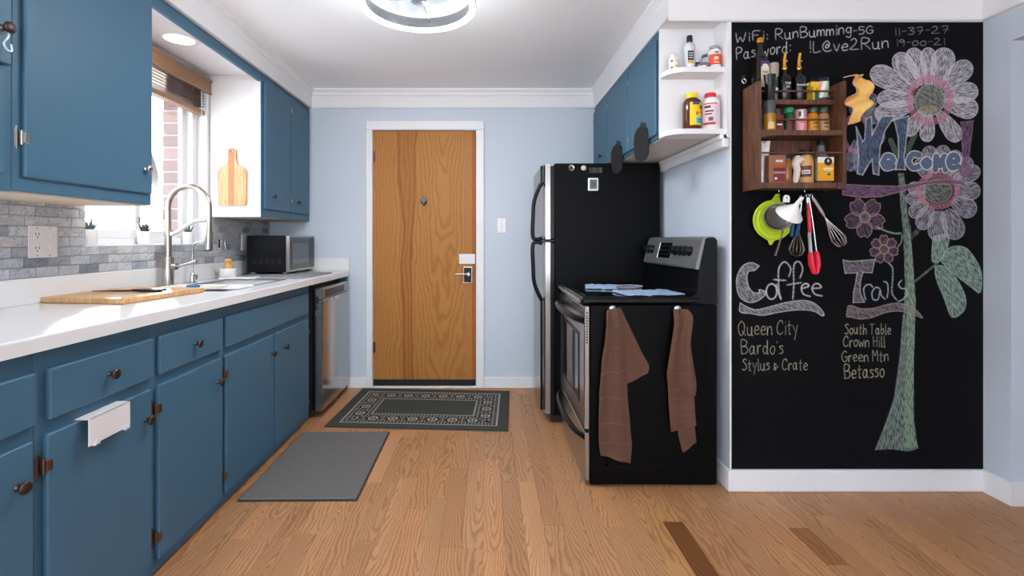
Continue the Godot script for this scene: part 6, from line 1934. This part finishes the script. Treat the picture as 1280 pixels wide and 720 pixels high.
	pt("carton", MB.new().box(Vector3(-0.019, 0, -0.016), Vector3(0.019, 0.085, 0.016), 0.001), col(0.50, 0.13, 0.13), b)
	pt("stripe", MB.new().box(Vector3(-0.019, 0.034, 0.016), Vector3(0.019, 0.050, 0.0165)), col(0.10, 0.09, 0.09), b)
	pt("print", MB.new().box(Vector3(-0.012, 0.038, 0.0165), Vector3(0.012, 0.045, 0.0169)), M.plastic, b)
	lath(b, "cap", [0, 0.085, 0.012, 0.085, 0.012, 0.115, 0.010, 0.117, 0, 0.117], col(0.30, 0.32, 0.34, 0.2))
	var jars := [["herb jar with a bright green lid on the middle rack shelf", 1.3815, [0.10, 0.30, 0.20], [0.10, 0.45, 0.32], [0.45, 0.12, 0.16]], ["orange turmeric jar with a dark green lid on the middle rack shelf", 1.490, [0.80, 0.46, 0.06], [0.22, 0.30, 0.25], [0.88, 0.62, 0.16]], ["beige spice jar with a dark green lid at the right of the middle shelf", 1.5395, [0.62, 0.46, 0.32], [0.22, 0.29, 0.25], [0.78, 0.60, 0.42]]]
	for j in jars:
		b = own("spice_jar", j[0], "jar", at(j[1], Y, 2.199), g)
		lath(b, "glass", [0, 0, 0.021, 0, 0.0235, 0.003, 0.0235, 0.082, 0.019, 0.093, 0.0165, 0.096, 0, 0.096], mat(Color(j[2][0], j[2][1], j[2][2]), 0.12), 26)
		lath(b, "lid", [0, 0.095, 0.0215, 0.095, 0.0225, 0.097, 0.0225, 0.116, 0.020, 0.120, 0, 0.120], col(j[3][0], j[3][1], j[3][2], 0.35), 26)
		var jl := band(b, "label", 0.0239, 0.012, 0.066, 35, 145, col(j[4][0] * 0.9, j[4][1] * 0.9, j[4][2] * 0.9))
		band(jl, "print", 0.0243, 0.042, 0.050, 60, 120, col(j[2][0] * 0.5, j[2][1] * 0.5, j[2][2] * 0.5))
		band(jl, "print", 0.0243, 0.026, 0.032, 65, 115, col(j[2][0] * 0.5, j[2][1] * 0.5, j[2][2] * 0.5))
	b = own("pink_tin", "plain pink paper tin on the middle rack shelf", "tin", at(1.4365, Y, 2.199), g)
	lath(b, "body", [0, 0, 0.0235, 0, 0.024, 0.002, 0.024, 0.108, 0.0225, 0.111, 0, 0.109], col(0.88, 0.62, 0.62, 0.5), 30)
	band(b, "silver_top", 0.0243, 0.072, 0.104, 70, 150, mat(Color(0.78, 0.76, 0.76), 0.3, 0.8))
	band(b, "dark_print", 0.0246, 0.076, 0.10, 118, 142, M.darkgrey)
	band(b, "print", 0.0243, 0.046, 0.051, 60, 130, col(0.70, 0.42, 0.44))
	# bottom shelf
	g = "packets and bottles on the bottom rack shelf"
	Y = 1.4295
	b = own("foil_packet", "crumpled silver foil packet leaning in the rack corner", "packet", at(1.248, Y, 2.195), g)
	var gr := []
	var nn := noise_of(71, 20.0, 2)
	for i in 10:
		var row := []
		for k in 7:
			var u := k / 6.0 - 0.5
			row.append(Vector3(-0.01 + u * 0.058 + 0.02 * i / 9.0, 0.004 + 0.192 * i / 9.0, 0.010 * sin(u * 3.0) + 0.008 * nn.get_noise_2d(u, i * 0.1)))
		gr.append(row)
	pt("foil", MB.new().sheet(gr, 0.010), mat(Color(0.70, 0.67, 0.66), 0.35, 0.6), b)
	b = own("cinnamon_box", "brown kraft spice carton lettered CINNAMON on the bottom rack shelf", "carton", at(1.294, Y, 2.155), g)
	pt("carton", MB.new().box(Vector3(-0.038, 0, -0.016), Vector3(0.038, 0.125, 0.016), 0.002), col(0.58, 0.38, 0.25), b)
	pt("label", MB.new().box(Vector3(-0.018, 0.006, 0.016), Vector3(0.034, 0.068, 0.0165)), col(0.45, 0.10, 0.12), b)
	pt("picture_print", MB.new().box(Vector3(-0.015, 0.068, 0.016), Vector3(0.031, 0.083, 0.0165)), col(0.66, 0.30, 0.12), b)
	pt("top_label", MB.new().box(Vector3(-0.008, 0.093, 0.016), Vector3(0.024, 0.103, 0.0165)), col(0.82, 0.78, 0.76), b)
	words(b, "CINNAMON", 0.0075, Vector3(0.008, 0.046, 0.0167), Vector3.ZERO, M.plastic)
	lath(b, "seal", [0, 0.0005, 0.006, 0.0005], M.plastic, 14).transform = Transform3D(Basis(Vector3(1, 0, 0), PI / 2), Vector3(-0.008, 0.020, 0.0166))
	b = own("spice_jar", "brown spice jar with a black lid behind the kraft carton", "jar", at(1.300, Y, 2.205), g)
	lath(b, "glass", [0, 0, 0.021, 0, 0.0225, 0.003, 0.0225, 0.125, 0.018, 0.132, 0, 0.132], mat(Color(0.45, 0.30, 0.20), 0.2), 24)
	lath(b, "lid", [0, 0.131, 0.020, 0.131, 0.020, 0.150, 0.018, 0.152, 0, 0.152], M.blackmat, 24)
	b = own("spice_jar", "amber spice jar with a black lid beside the white cloth bag", "jar", at(1.3565, Y, 2.175), g)
	lath(b, "glass", [0, 0, 0.019, 0, 0.0205, 0.003, 0.0205, 0.105, 0.017, 0.112, 0, 0.112], mat(Color(0.55, 0.33, 0.14), 0.15), 24)
	lath(b, "lid", [0, 0.111, 0.0215, 0.111, 0.0215, 0.125, 0.019, 0.128, 0, 0.128], col(0.10, 0.13, 0.19, 0.4), 24)
	b = own("cloth_bag", "small crumpled white cloth bag on the bottom rack shelf", "bag", at(1.392, Y, 2.160), g)
	var bagm := MB.new()
	bagm.tube([Vector3(-0.006, 0.001, 0), Vector3(-0.004, 0.02, 0), Vector3(0.002, 0.06, 0.002), Vector3(-0.004, 0.085, 0), Vector3(0.004, 0.10, -0.002), Vector3(0.010, 0.118, -0.004), Vector3(0.012, 0.126, -0.004)], [0.010, 0.0135, 0.0145, 0.017, 0.022, 0.018, 0.004], 12)
	pt("bag", bagm, col(0.86, 0.80, 0.75, 0.9), b)
	pt("neck_fold", MB.new().tube([Vector3(-0.012, 0.095, 0.008), Vector3(0.010, 0.108, 0.012), Vector3(0.030, 0.104, 0.006)], [0.007, 0.012, 0.006], 9), col(0.86, 0.80, 0.75, 0.9), b)
	b = own("mustard_jar", "mustard jar with a black lid and maroon label in the rack", "jar", at(1.4405, Y, 2.172), g)
	lath(b, "glass", [0, 0, 0.029, 0, 0.0315, 0.004, 0.0315, 0.098, 0.026, 0.122, 0.022, 0.130, 0, 0.130], mat(Color(0.78, 0.60, 0.36), 0.12), 30)
	lath(b, "lid", [0, 0.129, 0.026, 0.129, 0.026, 0.150, 0.024, 0.153, 0, 0.153], M.blackmat, 28)
	l_mustard(b)
	b = own("oil_bottle", "clear oil bottle with a yellow label at the right of the bottom rack shelf", "bottle", at(1.5125, Y, 2.172), g)
	pt("body", MB.new().box(Vector3(-0.0385, 0, -0.028), Vector3(0.0385, 0.118, 0.028), 0.010), mat(Color(0.36, 0.38, 0.22), 0.08), b)
	lath(b, "neck", [0.040, 0.108, 0.030, 0.130, 0.0185, 0.146, 0.0165, 0.152, 0.0165, 0.175, 0, 0.175], mat(Color(0.42, 0.43, 0.42), 0.08), 26, "", 0.7)
	lath(b, "cap", [0, 0.172, 0.0185, 0.172, 0.0185, 0.196, 0.017, 0.198, 0, 0.198], col(0.06, 0.07, 0.09, 0.35), 26)
	var ol := pt("label", MB.new().box(Vector3(-0.036, 0.010, 0.028), Vector3(0.036, 0.090, 0.0285)), col(0.88, 0.60, 0.06), b)
	pt("label_top", MB.new().box(Vector3(-0.036, 0.090, 0.0275), Vector3(0.036, 0.116, 0.0285)), col(0.88, 0.87, 0.82), ol)
	lath(ol, "emblem", [0, 0.0006, 0.018, 0.0006], col(0.05, 0.06, 0.06), 22).transform = Transform3D(Basis(Vector3(1, 0, 0), PI / 2), Vector3(0.010, 0.096, 0.0284))
	pt("emblem_mark", MB.new().prism([Vector2(0.010, 0.108), Vector2(0.005, 0.098), Vector2(0.010, 0.091), Vector2(0.015, 0.098)], 0.0290, 0.0293), M.plastic, ol)
	pt("print", MB.new().box(Vector3(-0.012, 0.064, 0.0285), Vector3(0.032, 0.068, 0.0289)).box(Vector3(-0.008, 0.056, 0.0285), Vector3(0.028, 0.060, 0.0289)), M.plastic, ol)
	lath(ol, "fruit_print", [0, 0.0006, 0.010, 0.0006], col(0.55, 0.68, 0.20), 18).transform = Transform3D(Basis(Vector3(1, 0, 0), PI / 2), Vector3(0.012, 0.040, 0.0284))
	lath(ol, "stone_print", [0, 0.0009, 0.005, 0.0009], col(0.25, 0.14, 0.08), 14).transform = Transform3D(Basis(Vector3(1, 0, 0), PI / 2), Vector3(0.014, 0.039, 0.0284))
	# yellow cloth over the right side panel
	b = own("dust_cloth", "yellow cloth with pink edging hung over the rack's right side", "cloth", at(1.573, 1.876, 2.14))
	var cl := drape(vv([-42, -3, -10, -3, -2, -20, 5, -45, -12, -80, -28, -92, -18, -112, 0, -128, 5, -160, 14, -195], 0.001), vv([30, 5, 42, 2, 54, -15, 60, -45, 66, -75, 68, -95, 72, -112, 70, -135, 45, -160, 18, -196], 0.001), 44, 14,
		func(t, u): return 0.078 + 0.022 * sin(u * 6.0 + t * 5.0) * (0.4 + t) + 0.018 * sin(t * 17.0 + u * 2.0))
	pt("cloth", MB.new().sheet(cl, 0.003), M.dust, b)
	var edge := []
	for row in cl: edge.append(row[0])
	var ed := MB.new().tube(edge, 0.0022, 6)
	edge = []
	for row in cl: edge.append(row[-1])
	ed.tube(edge, 0.0022, 6)
	pt("edging", ed, col(0.82, 0.58, 0.55), b)

func l_mustard(b):
	var l := band(b, "label", 0.0319, 0.028, 0.078, 78, 160, col(0.34, 0.11, 0.13))
	band(l, "label_panel", 0.0323, 0.042, 0.058, 90, 150, col(0.84, 0.80, 0.76))
	band(l, "print", 0.0326, 0.047, 0.052, 98, 142, M.darkgrey)

func utensils():
	# hooks screwed under the rack
	var zb := 2.20
	for i in 2:
		var h := own("cup_hook", ["brass cup hook under the rack holding the green lid", "brass cup hook under the rack holding the whisks"][i], "hook", at([1.334, 1.452][i], 1.403, 2.195), "cup hooks under the rack")
		pt("wire", MB.new().tube(curve([Vector3(0, 0.001, 0), Vector3(0, -0.012, 0), Vector3(0.0, -0.022, 0.008), Vector3(0, -0.030, 0.003), Vector3(0, -0.026, -0.006)], 5), 0.0016, 8), M.chrome, h)
	var g := "utensils hanging under the rack"
	var h1 := at(1.334, 1.378, 2.195)
	# silicone lid
	var t := own("silicone_lid", "lime green round silicone lid hanging under the rack", "lid", h1 + Vector3(0, -0.002, -0.016), g)
	var m := MB.new()
	m.x = Transform3D(Basis(Vector3(1, 0, 0), PI / 2), Vector3(-0.018, -0.110, 0))
	m.lathe([Vector2(0, 0.003), Vector2(0.045, 0.003), Vector2(0.047, 0.006), Vector2(0.051, 0.003), Vector2(0.066, 0.003), Vector2(0.068, 0.006), Vector2(0.072, 0.003), Vector2(0.084, 0.003), Vector2(0.089, 0.007), Vector2(0.093, 0.003), Vector2(0.092, -0.002), Vector2(0, -0.002)], 44)
	pt("disc", m, M.lime, t)
	m = MB.new()
	m.prism([Vector2(-0.035, -0.03), Vector2(-0.020, -0.012), Vector2(-0.006, 0.010), Vector2(0.008, 0.012), Vector2(0.012, 0.0), Vector2(0.016, -0.03)], -0.002, 0.002)
	pt("tab", m, M.lime, t)
	m = MB.new()
	m.prism([Vector2(-0.055, -0.195), Vector2(-0.040, -0.205), Vector2(-0.034, -0.222), Vector2(-0.024, -0.224), Vector2(-0.014, -0.206), Vector2(0.005, -0.198)], -0.002, 0.002)
	pt("tab", m, M.lime, t)
	# measuring scoop
	t = own("measuring_scoop", "steel measuring scoop with a long handle hanging over the green lid", "scoop", h1 + Vector3(-0.014, -0.098, 0.004), g)
	m = MB.new()
	m.x = Transform3D(Basis(Vector3(1, 0, 0), PI / 2) * Basis(Vector3(0, 0, 1), 0.35), Vector3(0, 0, 0.005))
	m.lathe([Vector2(0, -0.002), Vector2(0.044, -0.002), Vector2(0.052, 0.006), Vector2(0.058, 0.036), Vector2(0.061, 0.037), Vector2(0.0565, 0.034), Vector2(0.050, 0.008), Vector2(0.043, 0.001), Vector2(0, 0.001)], 36)
	pt("cup", m, M.steel, t)
	m = MB.new()
	m.tube([Vector3(0.012, -0.052, 0.030), Vector3(0.006, -0.075, 0.034), Vector3(-0.006, -0.12, 0.032), Vector3(-0.021, -0.176, 0.026)], [0.004, 0.0055, 0.006, 0.008], 8, true, 0.5)
	pt("handle", m, mat(Color(0.42, 0.34, 0.30), 0.4, 0.7), t)
	# funnel
	t = own("funnel", "white plastic funnel hanging over the steel scoop", "funnel", h1 + Vector3(0.008, -0.080, 0.074), g)
	m = MB.new()
	m.x = Transform3D(Basis(Vector3(0, 0, 1), -0.25) * Basis(Vector3(1, 0, 0), 0.70), Vector3.ZERO)
	m.lathe([Vector2(0.054, -0.020), Vector2(0.057, -0.018), Vector2(0.057, -0.010), Vector2(0.050, -0.004), Vector2(0.016, 0.034), Vector2(0.0105, 0.040), Vector2(0.0075, 0.082), Vector2(0.0058, 0.082), Vector2(0.0085, 0.040), Vector2(0.014, 0.032), Vector2(0.052, -0.012), Vector2(0.054, -0.020)], 36)
	pt("cone", m, M.porcelain, t)
	m = MB.new()
	m.prism([Vector2(-0.024, 0.045), Vector2(0.006, 0.045), Vector2(0.008, 0.066), Vector2(0.002, 0.076), Vector2(-0.012, 0.078), Vector2(-0.020, 0.070)], -0.022, -0.019)
	pt("hanging_tab", m, M.porcelain, t)
	pt("tab_hole", MB.new().tube([Vector3(-0.007, 0.066, -0.0192), Vector3(-0.007, 0.066, -0.0186)], 0.0035, 12), M.darkgrey, t)
	var h2 := at(1.452, 1.378, 2.195)
	# tongs
	for i in 2:
		t = own("tongs", ["short tongs with blue tips hanging under the rack", "long tongs with red tips and red grips hanging under the rack"][i], "tongs", h2 + [Vector3(-0.010, -0.006, -0.012), Vector3(0.006, -0.004, 0.012)][i], g)
		t.rotation.z = [-0.20, 0.095][i]
		var L: float = [0.175, 0.355][i]
		var tipm: StandardMaterial3D = [col(0.07, 0.28, 0.42, 0.5), col(0.85, 0.13, 0.24, 0.5)][i]
		for s in [-1.0, 1.0]:
			m = MB.new()
			var w: float = [0.010, 0.011][i]
			m.tube(curve([Vector3(s * 0.003, -0.006, 0), Vector3(s * 0.009, -L * 0.3, 0), Vector3(s * 0.014, -L * 0.74, 0)], 5), 0.0062, 8, true, 0.7)
			pt("arm", m, M.chrome, t)
			m = MB.new()
			if i == 0: m.tube([Vector3(s * 0.013, -L * 0.70, 0.002), Vector3(s * 0.014, -L * 0.80, 0.002), Vector3(s * 0.010, -L * 1.0, 0.002), Vector3(s * 0.006, -L * 1.06, 0.002)], [0.009, 0.013, 0.012, 0.006], 10, true, 0.7)
			else: m.tube([Vector3(s * 0.012, -L * 0.71, 0.002), Vector3(s * 0.014, -L * 0.76, 0.002), Vector3(s * 0.014, -L * 0.88, 0.002), Vector3(s * 0.007, -L * 0.98, 0.002), Vector3(s * 0.003, -L * 1.0, 0.002)], [0.011, 0.015, 0.0165, 0.012, 0.005], 12, true, 0.7)
			pt("tip", m, tipm, t)
		if i == 1:
			pt("grip", MB.new().tube([Vector3(-0.005, -0.03, 0.008), Vector3(-0.010, -0.10, 0.009), Vector3(-0.012, -0.165, 0.009)], [0.005, 0.0085, 0.0085], 10), tipm, t)
			pt("spine", MB.new().tube([Vector3(-0.012, -0.165, 0.004), Vector3(-0.014, -0.27, 0.004)], 0.0095, 10, true, 0.6), col(0.72, 0.74, 0.74, 0.3), t)
		else:
			pt("grip", MB.new().tube([Vector3(-0.010, -0.02, 0.004), Vector3(-0.014, -0.075, 0.004)], 0.008, 10), tipm, t)
		pt("ring", MB.new().tube(curve([Vector3(0, -0.01, 0), Vector3(-0.006, 0.002, 0), Vector3(0, 0.010, 0), Vector3(0.006, 0.002, 0), Vector3(0, -0.01, 0)], 4), 0.0018, 6), M.chrome, t)
	# whisks
	for i in 2:
		t = own("whisk", ["steel balloon whisk swung to the right under the rack", "tarnished wire whisk hanging behind the tongs"][i], "whisk", h2 + [Vector3(0.012, -0.004, 0.028), Vector3(-0.002, -0.006, -0.026)][i], g)
		t.rotation.z = [0.56, -0.075][i]
		var mm: StandardMaterial3D = [M.chrome, mat(Color(0.55, 0.50, 0.45), 0.35, 1.0)][i]
		var hl: float = [0.105, 0.14][i]
		var wl: float = [0.165, 0.135][i]
		var wr: float = [0.033, 0.036][i]
		pt("handle", MB.new().tube([Vector3(0, -0.008, 0), Vector3(0, -0.02, 0), Vector3(0, -hl * 0.8, 0), Vector3(0, -hl, 0)], [0.006, 0.0085, 0.0085, 0.006], 12), mm, t)
		for k in 6:
			var a := PI * k / 6.0
			var loop := []
			for q in 17:
				var u := q / 16.0
				var ph := u * TAU - PI
				var rr := sin(PI * u) 
				var side := -1.0 if u < 0.5 else 1.0
				var v := 1.0 - absf(u - 0.5) * 2.0
				var wid := wr * sin(PI * pow(v, 1.35) * 0.5 + 0.0) if v < 0.74 else wr * cos((v - 0.74) / 0.26 * PI / 2) * sin(PI * pow(0.74, 1.35) * 0.5)
				loop.append(Vector3(cos(a) * side * wid, -hl - wl * (v if v < 0.74 else 0.74 + 0.26 * sin((v - 0.74) / 0.26 * PI / 2)), sin(a) * side * wid))
			pt("wire", MB.new().tube(loop, 0.0013, 5), mm, t)
		pt("ring", MB.new().tube(curve([Vector3(0, -0.01, 0), Vector3(-0.006, 0.002, 0), Vector3(0, 0.010, 0), Vector3(0.006, 0.002, 0), Vector3(0, -0.01, 0)], 4), 0.0018, 6), mm, t)

func small_things():
	# chalkboard
	var cb := own("chalkboard", "black chalkboard wall covered with chalk flowers and handwritten lists", "chalkboard", at(1.7355, 0.102, 2.2525))
	var m := MB.new().box(Vector3(-0.589, 0, 0), Vector3(0.589, 2.094, 0.003))
	for i in m.uv.size():
		m.uv[i] = Vector2((m.v[i].x + 0.589) / 1.178, 1.0 - m.v[i].y / 2.094)
	var bm := mat(Color(1, 1, 1), 0.8, 0.0, 0.22)
	bm.albedo_texture = chalk_picture()
	pt("painted_board", m, bm, cb)
	# nail of an old hook at the left edge of the rack
	var nh := own("wall_hook", "small black loop hook on the chalkboard left of the rack", "hook", at(1.200, 1.91, 2.248))
	pt("loop", MB.new().tube(curve([Vector3(0, 0.02, 0.002), Vector3(0.010, 0.008, 0.006), Vector3(0, -0.006, 0.008), Vector3(-0.010, 0.008, 0.006), Vector3(0, 0.02, 0.002)], 5), 0.0028, 8), M.chrome, nh)
	pt("backplate", MB.new().box(Vector3(-0.008, 0.004, -0.001), Vector3(0.008, 0.036, 0.003), 0.001), M.blackmat, nh)
	# light switch by the door
	var s := own("light_switch", "white double light switch plate right of the wooden door", "switch", at(0.1145, 1.29, BACK - 0.0005))
	pt("plate", MB.new().box(Vector3(-0.035, -0.057, 0), Vector3(0.035, 0.057, 0.005), 0.002), M.porcelain, s)
	for y in [0.012, -0.012]:
		pt("toggle", MB.new().box(Vector3(-0.006, y - 0.008, 0.005), Vector3(0.006, y + 0.008, 0.011), 0.002), M.plastic, s)
	for y in [0.043, -0.043]:
		pt("screw", MB.new().box(Vector3(-0.003, y - 0.003, 0.005), Vector3(0.003, y + 0.003, 0.0062), 0.001), M.nickel, s)
	# bronze bottle opener screwed to the door
	var d := own("bottle_opener", "dark bronze bottle opener screwed to the wooden door", "bottle opener", at(-0.506, 1.485, BACK + 0.0115))
	m = MB.new()
	m.prism([Vector2(-0.012, 0.042), Vector2(0.012, 0.042), Vector2(0.014, 0.020), Vector2(0.033, 0.012), Vector2(0.032, -0.004), Vector2(0.014, -0.022), Vector2(0.008, -0.038), Vector2(-0.008, -0.038), Vector2(-0.014, -0.022), Vector2(-0.032, -0.004), Vector2(-0.033, 0.012), Vector2(-0.014, 0.020)], 0.0, 0.010)
	pt("plate", m, M.bronze, d)
	m = MB.new()
	m.tube(curve([Vector3(-0.018, -0.002, 0.008), Vector3(-0.012, -0.018, 0.020), Vector3(0.0, -0.024, 0.024), Vector3(0.012, -0.018, 0.020), Vector3(0.018, -0.002, 0.008)], 5), 0.005, 8)
	pt("claw", m, M.bronze, d)
	# glass ornament on the corner cabinet knob
	var o := own("glass_ornament", "clear glass drop hanging from the upper left cabinet knob", "ornament", at(-1.383, 1.772, 1.386))
	pt("drop", MB.new().tube(curve([Vector3(0.002, 0.004, 0), Vector3(0.004, -0.016, 0.006), Vector3(0.002, -0.034, 0.014), Vector3(0.002, -0.050, 0.006), Vector3(0.002, -0.048, -0.008), Vector3(0.003, -0.030, -0.006)], 5), 0.0032, 8), mat(Color(0.80, 0.84, 0.88), 0.08, 0.5), o)
